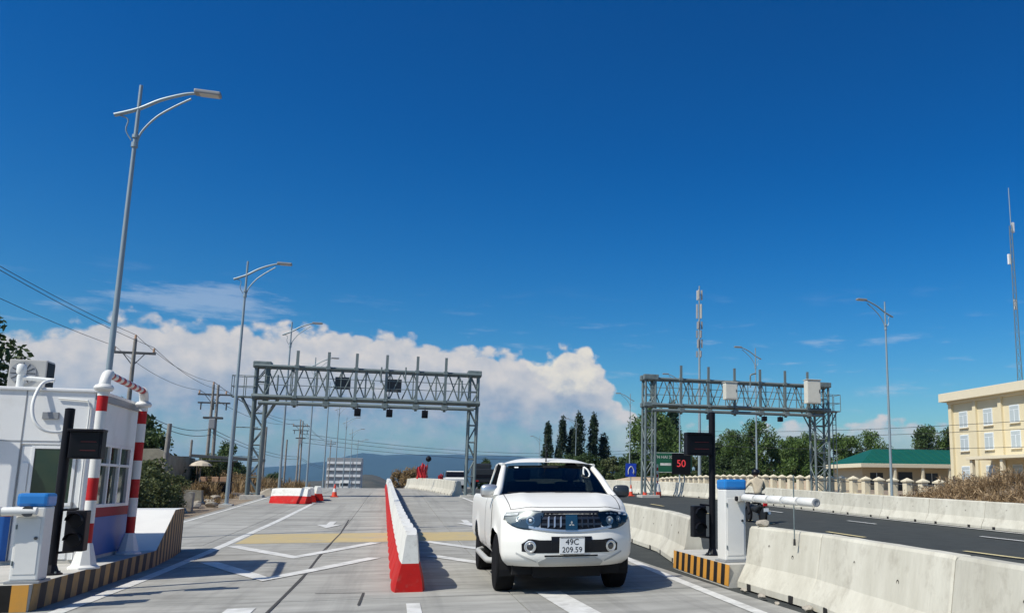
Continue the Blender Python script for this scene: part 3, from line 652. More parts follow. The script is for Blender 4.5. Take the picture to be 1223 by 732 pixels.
# boom gates
def gate(name, label, loc, rz, arm_pts, rad, arm_label=None, w=.32, h=1.0):
    t = thing(name, label, 'boom gate', loc, rz)
    MB().bbox((-w/2-.03, -w/2-.03, 0), (w/2+.03, w/2+.03, .03), .006).build('base_plate', 'lamp_grey', t)
    MB().bbox((-w/2, -w/2, .03), (w/2, w/2, h-.15), .02).build('cabinet', 'white_paint', t)
    MB().bbox((-w/2+.03, -w/2-.006, .1), (w/2-.03, -w/2+.004, h-.28), .004).build('service_door', 'white_paint', t)
    MB().bbox((-w/2-.012, -w/2-.012, h-.15), (w/2+.012, w/2+.012, h), .035).build('blue_cap', 'blue_plastic', t)
    for zz in (.2, h-.40): MB().lathe([(.009, 0), (.009, .05)], 8, 'z', (-w/2+.022, -w/2-.008, zz)).build('hinge', 'galv', t)
    MB().lathe([(.018, 0), (.018, -.012), (.01, -.014)], 12, 'y', (w/2-.06, -w/2-.006, h*.5)).build('lock', 'chrome_dark', t)
    return t
gl = gate('boom_gate', 'white boom gate cabinet with blue cap at the corner of the toll island', (-3.90, 11.60, .30), 0, None, .05, w=.28)
MB().lathe([(.06, 0), (.06, .06), (.035, .08)], 16, 'y', (0, -.25, .80)).build('arm_hub', 'chrome_dark', gl)
mbx = MB(); mbx.tube([(.08, -.21, .80), (-.1, -.21, .80), (-2.2, -.3, .77)], [.045, .05, .05], 12); arm = mbx.build('arm', 'white_paint', gl, smooth=50)
for k in range(6): MB().tube([(-.25-.34*k, -.215-.0145*k, .797-.005*k), (-.285-.34*k, -.2165-.0145*k, .7965-.005*k)], .054, 12).build('arm_tape', 'lamp_grey', arm, smooth=50)
gr = gate('boom_gate', 'white boom gate cabinet with bright blue cap and padded arm on the orange striped island', (4.90, 12.02, .30), 0, None, .05, w=.33, h=1.22)
MB().bbox((-.0, -.3, .89), (.16, -.18, .98), .01).build('arm_clamp', 'ac_grey', gr)
MB().lathe([(.035, 0), (.035, .03)], 12, 'x', (-.03, -.24, .935)).build('arm_hub', 'black_metal', gr)
a0 = Vector((.08, -.28, .95)); a1 = Vector((-.05, -2.82, .922)); n = 5
am = MB().tube([a0, a1], .022, 10).build('arm', 'lamp_grey', gr, smooth=50)
for k in range(n):
    s0 = a0.lerp(a1, k/n+.015); s1 = a0.lerp(a1, (k+1)/n-.012)
    MB().tube([s0, s0.lerp(s1, .04), s0.lerp(s1, .96), s1], [.046, .055, .055, .046], 16).build('foam_sleeve', 'white_paint', am, smooth=50)
MB().lathe([(.05, 0), (.05, -.012), (.032, -.014), (.03, -.004)], 14, 'y', (a1.x, a1.y, a1.z)).build('end_cap', 'lamp_grey', am)
MB().tube([(-.04, -2.2, 1.26), (-.04, -2.2, .42)], .008, 6).build('arm_rest_rod', 'galv', gr)
MB().tube([(-.04, -2.2, .46), (-.04, -2.2, .38)], [.014, .018], 8).build('rod_foot', 'rubber_dark', gr)
# signal posts
def signal_post(label, loc, h, box_dirs, board_z, light_z):
    t = thing('signal_post', label, 'signal post', loc)
    MB().lathe([(.13, 0), (.13, .015), (.09, .03), (.06, .11), (.05, .13)], 10).build('foot_plate', 'black_metal', t, smooth=30)
    for k in range(4): MB().lathe([(.012, 0), (.012, .03)], 6, 'z', (.1*math.cos(k*math.pi/2+.8), .1*math.sin(k*math.pi/2+.8), .012)).build('bolt', 'galv', t)
    MB().tube([(0, 0, .1), (0, 0, h)], .055, 16).build('pole', 'black_metal', t, smooth=50)
    MB().lathe([(.056, h), (.056, h+.01), (.03, h+.02)], 16).build('pole_cap', 'black_metal', t)
    s = box_dirs
    # message board, turned a little towards the lane
    x0, x1 = (s*.07, s*.43) if s > 0 else (s*.49, s*.05)
    b = MB().bbox((x0, -.14, board_z), (x1, .04, board_z+.36), .012).build('message_board', 'black_metal', t)
    MB().bbox((x0-.015, -.20, board_z+.34), (x1+.015, .0, board_z+.37), .006).build('hood', 'black_metal', b)
    MB().bbox((x0+.03, -.146, board_z+.03), (x1-.03, -.138, board_z+.33), .002).build('screen', 'led_face', b)
    for k in range(2): MB().box((x0+.13, -.150, board_z+.10+.11*k), (x1-.06, -.1462, board_z+.105+.11*k)).build('dim_led_row', 'led_dim', b)
    for zz in (board_z+.08, board_z+.28): MB().bbox((min(0, s*.1), -.02, zz-.015), (max(0, s*.1), .02, zz+.015), .004).build('bracket', 'black_metal', t)
    # lane light head on two brackets
    x0, x1 = (s*.12, s*.34) if s > 0 else (s*.36, s*.14)
    l = MB().bbox((x0, -.10, light_z), (x1, .08, light_z+.50), .015).build('light_head', 'black_metal', t)
    for k in range(2):
        c = ((x0+x1)/2, -.10, light_z+.14+.24*k)
        MB().lathe([(.085, 0), (.085, -.008), (.07, -.012)], 16, 'y', c).build('lens', 'led_face', l)
        MB().add([(c[0]+.092*math.cos(a), -.10-e, c[2]+.092*math.sin(a)) for e in (0, .1) for a in np.linspace(0, math.pi, 10)], [(i, i+1, i+11, i+10) for i in range(9)]).build('visor', 'black_metal', l)
    for zz in (light_z-.02, light_z+.50): MB().tube([(0, 0, zz), (s*.22, 0, zz+.02)], .015, 8).build('bracket', 'black_metal', t)
    return t
signal_post('black signal post with message board in front of the toll booth', (-3.97, 12.5, .30), 2.04, 1, 1.42, .28)
signal_post('black signal post with message board on the orange striped island', (5.04, 13.2, .30), 2.33, -1, 1.62, .30)

# ------------------------------------------------------------------ lamp posts
def lamp_post(h, s, label, group, loc):
    t = thing('street_lamp', label, 'street lamp', loc, 0, group)
    MB().bbox((-.25, -.25, -.15), (.25, .25, .06), .02).build('footing', 'island_concrete', t)
    MB().lathe([(.16, .06), (.16, .08), (.10, .10)], 12).build('base_flange', 'galv_pole', t)
    MB().tube([(0, 0, .08), (0, 0, h*.5), (0, 0, h)], [.082, .062, .04], 12).build('pole', 'galv_pole', t, smooth=60)
    up = smooth_path([(-s*.5, 0, h-.85), (0, 0, h-.62), (s*.45, 0, h-.32), (s*.95, 0, h-.09), (s*1.25, 0, h-.01)], 4)
    MB().tube(up, [.05-.0009*i for i in range(len(up))], 10).build('upper_arm', 'galv_pole', t, smooth=60)
    lo = smooth_path([(0.04*s, 0, h-1.5), (s*.12, 0, h-1.2), (s*.40, 0, h-.78), (s*.75, 0, h-.46), (s*1.12, 0, h-.18)], 4)
    MB().tube(lo, .026, 8).build('lower_arm', 'galv_pole', t, smooth=60)
    sc = smooth_path([(-s*.42, 0, h-.83), (-s*.2, 0, h-.92), (-s*.22, 0, h-1.2), (-s*.08, 0, h-1.45)], 4)
    MB().tube(sc, .016, 6).build('scroll', 'galv_pole', t, smooth=60)
    MB().lathe([(.075, h-1.62), (.075, h-1.5)], 12).build('collar', 'galv_pole', t); MB().lathe([(.075, h-1.38), (.075, h-1.30)], 12).build('collar', 'galv_pole', t)
    hd = MB().bbox((min(s*1.18, s*1.78), -.13, h-.035), (max(s*1.18, s*1.78), .13, h+.065), .03); hd = hd.build('lamp_head', 'lamp_grey', t)
    MB().bbox((min(s*1.3, s*1.74), -.11, h-.045), (max(s*1.3, s*1.74), .11, h-.034), .004).build('lens', 'lens', hd)
    return t
lam = lamp_post(11.18-Z(22.6), 1, 'tall grey street lamp with curved arm rising right behind the toll booth', None, (-6.5, 22.6, Z(22.6)))
LL = 'grey curved-arm street lamp of the row along the dry verge by the left gantry'
base = lamp_post(10.55, 1, LL, 'street lamps along the dry verge', (-6.62, 39.7, Z(39.7)))
base['label'] = 'grey curved-arm street lamp on the dry verge, 2nd of its row from the toll booth'
for k, y in enumerate((56.5, 73.5, 90, 107, 124, 142, 165)): c = copy_tree(base); c.location = (-6.62, y, Z(y)-(.3 if y > 100 else 0)); c['label'] = 'grey curved-arm street lamp on the dry verge, %s of its row from the toll booth' % nth(k+3)
RL = 'grey curved-arm street lamp of the row behind the outer barriers, arm towards the road'
b2 = lamp_post(11.2, -1, 'grey curved-arm street lamp standing between the gatepost fence and the outer barriers', None, (25.8, 40.2, Z(40.2)))
for k, (y, x) in enumerate(((60, 26.6), (78, 26.4), (95, 26), (126, 26), (160, 26))):
    c = copy_tree(b2); c.location = (x, y, Z(y)); c['label'] = 'grey curved-arm street lamp behind the outer barriers, %s past the right gantry right leg' % nth(k+1); c['group'] = 'street lamps behind the outer barriers'

# ------------------------------------------------------------------ gantries
def gantry(name, label, x0, x1, y, z0, zb, zt, leg_w, dbl, plat, bars):
    """x0, x1: outer leg centres; zb/zt: bottom/top of the truss; plat: side of the access platform"""
    t = thing(name, label, 'gantry', (0, 0, 0)); D = .34; G = 'galv'
    for yy in (y-D, y+D):
        for zz in (zb, zt): bar(t, 'chord', (x0-.35, yy, zz), (x1+.35, yy, zz), .105 if zz == zb else .085, G)
    n = 17 if plat < 0 else 18; xs = np.linspace(x0+.2, x1-.2, n+1)
    for i in range(n):
        for yy in (y-D, y+D):
            za, zc = (zb, zt) if (i+(yy > y)) % 2 == 0 else (zt, zb)
            bar(t, 'diagonal', (xs[i], yy, za), (xs[i+1], yy, zc), .034, G)
    for i in range(0, n+1, 2):
        for yy in (y-D, y+D): bar(t, 'post', (xs[i], yy, zb), (xs[i], yy, zt), .03, G)
    for i in range(0, n+1):
        bar(t, 'cross_tie', (xs[i], y-D, zb), (xs[i], y+D, zb), .03, G); bar(t, 'cross_tie', (xs[i], y-D, zt), (xs[i], y+D, zt), .025, G)
    # walkway deck, handrails, lower service pipe
    MB().box((x0, y-D+.08, zb+.06), (x1, y+D-.08, zb+.09)).build('walkway', G, t)
    for zz in (zb+.62, zb+1.05): bar(t, 'handrail', (x0-.1, y-D-.02, zz), (x1+.1, y-D-.02, zz), .018, G)
    bar(t, 'service_pipe', (x0, y-D-.32, zb-.02), (x1, y-D-.32, zb-.02), .07, G); bar(t, 'service_pipe', (x0, y-D-.32, zb-.36), (x1, y-D-.32, zb-.36), .10, G)
    # antenna masts clamped to the front
    for x in bars:
        bar(t, 'mast', (x, y-D-.16, zb-.55), (x, y-D-.16, zt+.85), (.07, .05), G, square=True)
        MB().bbox((x-.16, y-D-.42, zb-.46), (x+.16, y-D+.05, zb-.20), .02).build('clamp', G, t)
        MB().bbox((x-.12, y-D-.25, zt-.09), (x+.12, y-D+.03, zt+.09), .02).build('clamp', G, t)
        MB().bbox((x-.10, y-D-.40, zb-.10), (x+.10, y-D-.0, zb+.08), .02).build('clamp', G, t)
    # lattice legs
    for side, xl in ((-1, x0), (1, x1)):
        DT = D; D = .2 if plat < 0 else D
        heavy = side == plat; wdt = leg_w[0] if side < 0 else leg_w[1]
        zg = Z(y)-.05
        for sx in (-1, 1):
            for yy in (y-D, y+D):
                bar(t, 'leg', (xl+sx*wdt*(.5 if not heavy else .45), yy, zg), (xl+sx*wdt*.5, yy, zt+.12), .085 if heavy else .075, G, 8)
        k = 7 if not heavy else 8; zz = np.linspace(zg+.25, zt, k+1)
        for i in range(k):
            for yy in (y-D, y+D):
                a, b = (-1, 1) if i % 2 else (1, -1)
                bar(t, 'leg_brace', (xl+a*wdt*.5, yy, zz[i]), (xl+b*wdt*.5, yy, zz[i+1]), .03, G)
                bar(t, 'leg_tie', (xl-wdt*.5, yy, zz[i]), (xl+wdt*.5, yy, zz[i]), .03, G)
            for sx in (-1, 1):
                a, b = (-1, 1) if i % 2 else (1, -1); bar(t, 'leg_brace', (xl+sx*wdt*.5, y+a*D, zz[i]), (xl+sx*wdt*.5, y+b*D, zz[i+1]), .026, G)
        MB().bbox((xl-wdt*.5-.25, y-D-.25, zg-.1), (xl+wdt*.5+.25, y+D+.25, zg+.16), .03).build('footing', 'island_concrete', t)
        for yy in (y-D, y+D):
            MB().bbox((xl-wdt*.5-.16, yy-.17, zt-.10), (xl+wdt*.5+.16, yy+.17, zt+.24), .05).build('joint_box', G, t)
            MB().bbox((xl-wdt*.5-.13, yy-.15, zb-.14), (xl+wdt*.5+.13, yy+.15, zb+.14), .04).build('joint_box', G, t)
        if heavy:
            for sx in (-1, 1):
                for yy in (y-D, y+D): bar(t, 'knee_brace', (xl+sx*wdt*.45, yy, zb-1.2), (xl+sx*(wdt*.5+.62), yy, zb), .05, G)
    D = DT
    # access platform with railing and caged ladder
    xp = x0 if plat < 0 else x1; xe = xp+plat*1.35; a, b = sorted((xp+plat*.2, xe))
    MB().box((a, y-D-.1, zb-.06), (b, y+D+.1, zb)).build('platform', G, t)
    for yy in (y-D-.1, y+D+.1):
        for zz in (.5, 1.05): bar(t, 'platform_rail', (a, yy, zb+zz), (b, yy, zb+zz), .02, G)
        bar(t, 'platform_post', (xe, yy, zb), (xe, yy, zb+1.05), .022, G); bar(t, 'platform_post', ((a+b)/2, yy, zb), ((a+b)/2, yy, zb+1.05), .022, G)
    for zz in (.5, 1.05): bar(t, 'platform_rail', (xe, y-D-.1, zb+zz), (xe, y+D+.1, zb+zz), .02, G)
    lx = xe-plat*.25; zl = zb-3.2 if plat < 0 else zb-4.6
    for yy in (y-.22, y+.22): bar(t, 'ladder_rail', (lx, yy, zl), (lx, yy, zb), .03, G)
    for k in range(int((zb-zl)/.32)): bar(t, 'ladder_rung', (lx, y-.22, zl+.2+k*.32), (lx, y+.22, zl+.2+k*.32), .016, G)
    for zz in (zl+.1, zl+1.6): bar(t, 'ladder_strut', (lx, y, zz), (xp, y, zz), .025, G)
    return t
gA = gantry('toll_gantry', 'grey steel truss gantry with roadside cameras spanning the two red and white divided lanes', -6.85, 4.0, 48.0, .8, 5.95, 7.55, (.55, .45), False, -1, (-5.15, -3.62, -2.22, -.68, .91, 2.42))
gB = gantry('toll_gantry', 'grey steel truss gantry with two beige cabinets over the dark carriageway', 14.6, 26.2, 49.0, .8, 6.35, 7.95, (.62, 1.05), True, 1, (16.5, 18.3, 20.05, 21.8, 23.55, 25.15))
for (xa, xb, za, zb_) in ((-3.28, -2.5, 6.5, 7.15), (-.66, .12, 6.45, 7.15)): MB().bbox((xa, 47.9, za), (xb, 48.05, zb_), .02).build('reader_panel', 'dark_iron', gA)
for x in (-2.02, -.42, 1.4):
    k = MB().bbox((x-.16, 47.0, 5.02), (x+.16, 47.35, 5.42), .03).build('camera_box', 'black_metal', gA)
    MB().bbox((x-.03, 47.1, 5.4), (x+.03, 47.2, 5.6), .005).build('mount', 'dark_iron', k); MB().lathe([(.09, 0), (.09, -.05)], 14, 'y', (x, 47.0, 5.2)).build('lens', 'led_face', k)
for i, (x, z) in enumerate(((-.95, 7.25), (-1.3, 6.4), (-3.6, 6.9), (.3, 7.3), (3.3, 6.7), (-6.0, 6.6))): bar(gA, 'conduit_stub', (x, 47.3, z-.4), (x, 47.3, z+.45), .045, 'galv')
for i, (x, z, w_, h_) in enumerate(((19.15, 6.75, .8, 1.05), (24.75, 6.7, .95, 1.5))):
    k = MB().bbox((x, 47.75, z), (x+w_, 48.25, z+h_), .03).build('equipment_cabinet', 'beige_box', gB)
    MB().bbox((x+.05, 47.744, z+.08), (x+w_-.05, 47.752, z+h_-.06), .003).build('cabinet_door', 'beige_box', k); MB().bbox((x+w_-.12, 47.72, z+h_*.45), (x+w_-.09, 47.75, z+h_*.6), .004).build('latch', 'black_metal', k)
    MB().bbox((x-.04, 47.7, z+h_), (x+w_+.04, 48.3, z+h_+.04), .01).build('cabinet_roof', 'beige_box', k)
for x in (18.2, 21.9, 23.0):
    k = MB().bbox((x-.14, 48.0, 5.5), (x+.14, 48.3, 5.8), .03).build('camera_box', 'black_metal', gB); bar(k, 'mount', (x, 48.15, 5.78), (x, 48.15, 6.0), .02, 'dark_iron')
p = smooth_path([(21.0, 48.2, 7.6), (21.0, 48.2, 8.2), (21.05, 48.2, 8.4), (21.4, 48.2, 8.5)], 3); MB().tube(p, .05, 8).build('camera_arm', 'galv', gB, smooth=60)

# ------------------------------------------------------------------ white pickup
def sm(a, b, x): t = min(1, max(0, (x-a)/(b-a))); return t*t*(3-2*t)
car = thing('pickup_truck', 'white double-cab pickup truck driving towards us in the lane beside the median', 'pickup truck', (2.25, 11.02, 0.0), -.018)
WB = (.92, 3.94); WR = .385; AR = .455; CL = 5.28
def ztop(y): return float(np.interp(y, [0, .06, .15, .4, .8, 1.2, 1.32, 1.6, 3.3, 5.3], [1.045, 1.075, 1.095, 1.14, 1.215, 1.275, 1.26, 1.25, 1.27, 1.27]))
def zbot(y): return float(np.interp(y, [0, .3, .6, 1.3, 5.3], [.375, .385, .40, .41, .45]))
def wid(t, y):
    wv = float(np.interp(t, [0, .08, .2, .45, .7, .85, .95, 1.0], [.85, .92, .955, .967, .967, .962, .948, .915]))*.945
    return wv
def yfront(z): return float(np.interp(z, [.375, .43, .50, .72, .80, .95, 1.02, 1.06], [.10, .03, 0, .005, .045, .075, .105, .15]))
def body(u, t, y):
    f = 1-sm(0, 1.1, y); z0, z1 = zbot(y), ztop(y); z = z0+t*(z1-z0)
    zz = z+(.045*(1-abs(u)**3.6)+.012*math.exp(-((abs(u)-.62)/.12)**2))*t**8*(1 if y < 1.35 else 0)
    x = u*wid(t, y)*(1-.035*f)
    fl = 0
    for c in WB:
        d = math.hypot(y-c, z-WR); fl = max(fl, math.exp(-((d-AR)/.07)**2) if d > AR-.02 else 1)
    if abs(u) > .9: x += math.copysign(.022*fl, u)
    Y = y+f*(yfront(z)*(1-sm(0, .5, y))+.34*abs(u)**3.3)
    return Vector((x, Y, zz))
def Ff(u, z):
    return body(u, (z-zbot(0))/(ztop(0)-zbot(0)), 0)
def Fn(u, z):
    e = .004; a = Ff(min(1, u+e), z)-Ff(max(-1, u-e), z); b = Ff(u, z+e)-Ff(u, z-e); n = a.cross(b).normalized(); return n if n.y < 0 else -n
us = [math.copysign(abs(q)**.85, q) for q in np.linspace(-1, 1, 31)]
ts = [0, .05, .1, .16, .22, .3, .38, .46, .54, .62, .7, .78, .85, .91, .955, .985, 1]
yst = sorted(set([0, .03, .07, .12, .18, .25, .32]+list(np.round(np.arange(.38, 1.5, .05), 3))+[1.6, 1.8, 2.05, 2.3, 2.6, 2.9, 3.15, 3.3]+list(np.round(np.arange(3.4, 4.5, .05), 3))+[4.6, 4.8, 5.0, 5.15, 5.24, 5.28]))
mb = MB()
v = [body(u, t, 0) for t in ts for u in us]; n = len(us)
mb.add(v, [(j*n+i, j*n+i+1, (j+1)*n+i+1, (j+1)*n+i) for j in range(len(ts)-1) for i in range(n-1)])
yh = [y for y in yst if y <= 1.32]; v = [body(u, 1, y) for y in yh for u in us]
mb.add(v, [(j*n+i, j*n+i+1, (j+1)*n+i+1, (j+1)*n+i) for j in range(len(yh)-1) for i in range(n-1)])
for s in (-1, 1):
    v = []; ins = []
    for y in yst:
        for t in ts:
            p = body(s, t, y); k = 0
            for c in WB:
                d = math.hypot(p.y-c, p.z-WR)
                if d < AR:
                    k = 1; sc = AR/max(d, 1e-4); p = Vector((p.x, c+(p.y-c)*sc, WR+(p.z-WR)*sc))
            v.append(p); ins.append(k)
    m_ = len(ts); f = []
    for j in range(len(yst)-1):
        for i in range(m_-1):
            q = (j*m_+i, j*m_+i+1, (j+1)*m_+i+1, (j+1)*m_+i)
            if all(ins[a] for a in q): continue
            f.append(q)
    mb.add(v, f)
v = [body(u, t, CL) for t in ts for u in us]; mb.add(v, [(j*n+i, j*n+i+1, (j+1)*n+i+1, (j+1)*n+i) for j in range(len(ts)-1) for i in range(n-1)])
me = mb.mesh('body', 'car_paint', False, False)
bm = bmesh.new(); bm.from_mesh(me); bmesh.ops.remove_doubles(bm, verts=bm.verts[:], dist=.002); bmesh.ops.dissolve_degenerate(bm, edges=bm.edges[:], dist=.0005); bmesh.ops.recalc_face_normals(bm, faces=bm.faces[:]); bm.to_mesh(me); bm.free()
me.polygons.foreach_set('use_smooth', [True]*len(me.polygons)); me.set_sharp_from_angle(angle=R(42)); me.update()
link('body', me, car)
def patch(name, st, off, m, parent=car, rows=5, back=.03, mirror=False, smooth=40):
    """panel following the front of the body; st = [(u, zlo, zhi)]"""
    mb = MB(); v = []; n = len(st)
    for u, a, b in st:
        for k in range(rows+1):
            z = a+(b-a)*k/rows; uu_ = -u if mirror else u; v.append(Ff(uu_, z)+Fn(uu_, z)*off)
    w_ = rows+1; f = [(i*w_+k, i*w_+k+1, (i+1)*w_+k+1, (i+1)*w_+k) for i in range(n-1) for k in range(rows)]
    rim = [i*w_ for i in range(n)]+[(n-1)*w_+k for k in range(1, w_)]+[i*w_+rows for i in range(n-2, -1, -1)]+[k for k in range(rows-1, 0, -1)]
    o = len(v); v += [v[i]+Vector((0, back, 0)) for i in rim]; f += [(rim[i], rim[(i+1) % len(rim)], o+(i+1) % len(rim), o+i) for i in range(len(rim))]
    return mb.add(v, f).build(name, m, parent, smooth=smooth)
def us_(a, b, n): return [a+(b-a)*i/n for i in range(n+1)]
# grille
g = patch('grille', [(u, .835+.02*(abs(u)/.46)**2, 1.035-.0*abs(u)) for u in us_(-.455, .455, 18)], .004, 'car_black')
patch('chrome_trim', [(u, .808+.028*(abs(u)/.46)**2, .838+.028*(abs(u)/.46)**2) for u in us_(-.62, .62, 22)], .016, 'chrome', g, 2)
patch('chrome_trim', [(u, 1.024, 1.042) for u in us_(-.455, .455, 18)], .008, 'chrome_dark', g, 2)
for zz in (.905, .97): patch('grille_bar', [(u, zz-.012, zz+.012) for u in us_(-.44, .44, 16)], .014, 'chrome_dark', g, 2)
for s in (-1, 1):
    for uu2 in (.16, .25, .34): 
        for q in (0,): patch('grille_fin', [(s*(uu2-.010), .88, .99), (s*(uu2+.012), .862, .978)], .022, 'chrome' if s < 0 else 'chrome_dark', g, 4)  # left fins bright, right fins dark: light and shade put into the colour
em = patch('emblem_plate', [(u, .835, 1.0) for u in us_(-.088, .088, 4)], .026, 'emblem_blue')
def diamond(cx, cz, ang, L=.046, W=.027):
    c = Ff(0, cz); y = c.y-.031; d1 = Vector((math.sin(ang), 0, math.cos(ang))); d2 = Vector((math.cos(ang), 0, -math.sin(ang))); o = Vector((cx, y, cz))
    pts = [o, o+d1*L/2+d2*W/2, o+d1*L, o+d1*L/2-d2*W/2]; MB().add(pts+[p+Vector((0, .006, 0)) for p in pts], [(0, 1, 2, 3), (4, 7, 6, 5), (0, 4, 5, 1), (1, 5, 6, 2), (2, 6, 7, 3), (3, 7, 4, 0)]).build('emblem', 'chrome', em)
for a in (0, 2*math.pi/3, -2*math.pi/3): diamond(0, .915, a)
# lower bumper opening, fog lamps, plate
op = patch('air_intake', [(u, .553+.02*sm(.56, .72, abs(u)), .715+.012*sm(.45, .6, abs(u))-.06*sm(.62, .72, abs(u))) for u in us_(-.72, .72, 30)], .004, 'car_black')
patch('plate_bracket', [(u, .60, .755) for u in us_(-.30, .30, 8)], .010, 'car_black', op)
for s in (-1, 1):
    c = Ff(s*.60, .632)+Fn(s*.60, .632)*.008; nn = Fn(s*.60, .632)
    fo = MB(); fo.lathe([(.072, 0), (.078, .010), (.066, .014), (.058, .006), (.05, .006)], 20, 'z'); o = fo.build('fog_lamp', 'chrome', car, smooth=40); o.location = c; o.rotation_euler = nn.to_track_quat('Z', 'Y').to_euler()
    k = MB().lathe([(.050, .0), (.044, .008), (.02, .012)], 18, 'z').build('fog_lens', 'chrome_dark', o, smooth=60)
patch('skid_panel', [(u, .392, .495-.05*max(0, abs(u)-.38)/.12) for u in us_(-.50, .50, 16)], .012, 'car_lower')
patch('bumper_slit', [(u, .505, .525) for u in us_(-.40, .40, 12)], .006, 'car_black')
for s in (-1, 1): patch('bumper_crease', [(s*u, .43+.12*(u-.52)/.3, .450+.12*(u-.52)/.3) for u in us_(.53, .80, 8)], .006, 'car_lower', car, 2)
pl = MB().bbox((-.165, -.012, 0), (.165, .0, .215), .006).build('number_plate', 'plate_white', car, loc=(0, Ff(0, .65).y-.028, .535))
for tx, zz in (('49C', .155), ('209.59', .057)):
    o = link('plate_text', text_mesh(tx, .105 if tx == '49C' else .098, 'car_black', .001), pl, (0, -.0135, zz), (math.pi/2, 0, 0))
for lo, hi in (((-.16, -.0145, .003), (.16, -.0125, .009)), ((-.16, -.0145, .206), (.16, -.0125, .212))): MB().box(lo, hi).build('plate_edge', 'car_black', pl)
# headlights
HL = [(.42, .985, 1.03), (.47, .90, 1.032), (.54, .865, 1.034), (.62, .855, 1.036), (.70, .86, 1.038), (.78, .875, 1.04), (.85, .90, 1.042), (.91, .935, 1.043), (.96, .975, 1.044)]
for s in (-1, 1):
    h = patch('headlight', [(s*u, a, b) for u, a, b in HL], .004, 'lamp_inner' if s < 0 else 'mirror_dark'); patch('lamp_gasket', [(s*(u+(-.012 if i == 0 else .012 if i == len(HL)-1 else 0)), a-.012, b+.002) for i, (u, a, b) in enumerate(HL)], .001, 'car_black', h, 5)  # left interior bright, right dark: lit and shaded sides put into the colour
    for uu2, zz, rr_ in ((.60, .945, .055), (.76, .965, .042)):
        c = Ff(s*uu2, zz)+Fn(s*uu2, zz)*.006; nn = Fn(s*uu2, zz)
        o = MB().lathe([(rr_, -.01), (rr_*1.02, .004), (rr_*.85, .005), (rr_*.6, -.002), (rr_*.55, .003), (rr_*.3, .006)], 20).build('projector', 'chrome', h, smooth=50); o.location = c; o.rotation_euler = nn.to_track_quat('Z', 'Y').to_euler()
        MB().lathe([(rr_*.52, .002), (rr_*.4, .007), (rr_*.15, .009)], 14).build('bulb_lens', 'lens', o, smooth=60)
    patch('lens_cover', [(s*u, a-.004, b+.003) for u, a, b in HL], .016, 'lamp_glass', h, 5, .02)
    patch('turn_signal', [(s*u, b-.035, b-.012) for u, a, b in HL[5:]], .014, 'lens', h, 2)
# hood shut line
def line_on(name, pts, m='car_black', r=.0055): return MB().tube(pts, r, 5).build(name, m, car)
line_on('shut_line', [body(u, 1, .085)+Vector((0, 0, .001)) for u in us_(-.90, .90, 24)])
for s in (-1, 1): line_on('shut_line', [body(s*.90, 1, y)+Vector((0, 0, .001)) for y in (.10, .25, .4, .6, .8, 1.0, 1.2)])
line_on('wiper', [(-.72, 1.17, 1.315), (-.2, 1.10, 1.325), (.05, 1.13, 1.33)], 'car_black', .009); line_on('wiper', [(-.05, 1.15, 1.325), (.45, 1.12, 1.325), (.66, 1.2, 1.31)], 'car_black', .009)
MB().add([(u*.84, 1.16+.16*u*u+k*.10, 1.285+.012*k) for k in (0, 1) for u in us_(-1, 1, 10)], [(i, i+1, i+12, i+11) for i in range(10)]).build('cowl', 'car_black', car)
# greenhouse
def ws(u, s): return Vector((u*(.80-.175*s), 1.20+.80*s+.17*u*u*(1-.45*s), 1.29+.435*s-.03*s*s*0+.02*math.sin(math.pi*s)-.012*u*u))
def grid(fn, nu, nv, name, m, parent=car, smooth=True):
    v = [fn(-1+2*i/nu, j/nv) for j in range(nv+1) for i in range(nu+1)]; w_ = nu+1
    return MB().add(v, [(j*w_+i, j*w_+i+1, (j+1)*w_+i+1, (j+1)*w_+i) for j in range(nv) for i in range(nu)]).build(name, m, parent, smooth=smooth)
wsh = grid(lambda u, s: ws(u*.985, .0+.985*s), 16, 8, 'windshield', 'car_glass')
MB().add([ws(u, s)+Vector((0, .012, 0)) for s in (.93, 1.0) for u in us_(-1, 1, 12)], [(i, i+1, i+14, i+13) for i in range(12)]).build('shade_band', 'interior', wsh)
MB().bbox((-.03, 0, 0), (.03, .004, .03), .002).build('sticker', 'sticker', wsh, loc=ws(-.80, .90)+Vector((0, -.012, 0)), rot=(-.95, 0, 0))
def roof(u, s):
    y = 1.99+1.22*s; wv = .715-.01*s-.01*abs(2*s-1)**3; z = 1.735+(.035*(1-abs(u)**4)+.075*(1-abs(u)**3.6)*min(1, s*4)**.6)*(1-.3*max(0, 2*s-1)**3)-.01*s
    return Vector((u*wv, y+.09*u*u*(1-s)-.02*(1-u*u)*(1-s)*0, z))
grid(roof, 18, 14, 'roof', 'car_paint')
def xs_(z): return .86-(z-1.25)/.48*.15
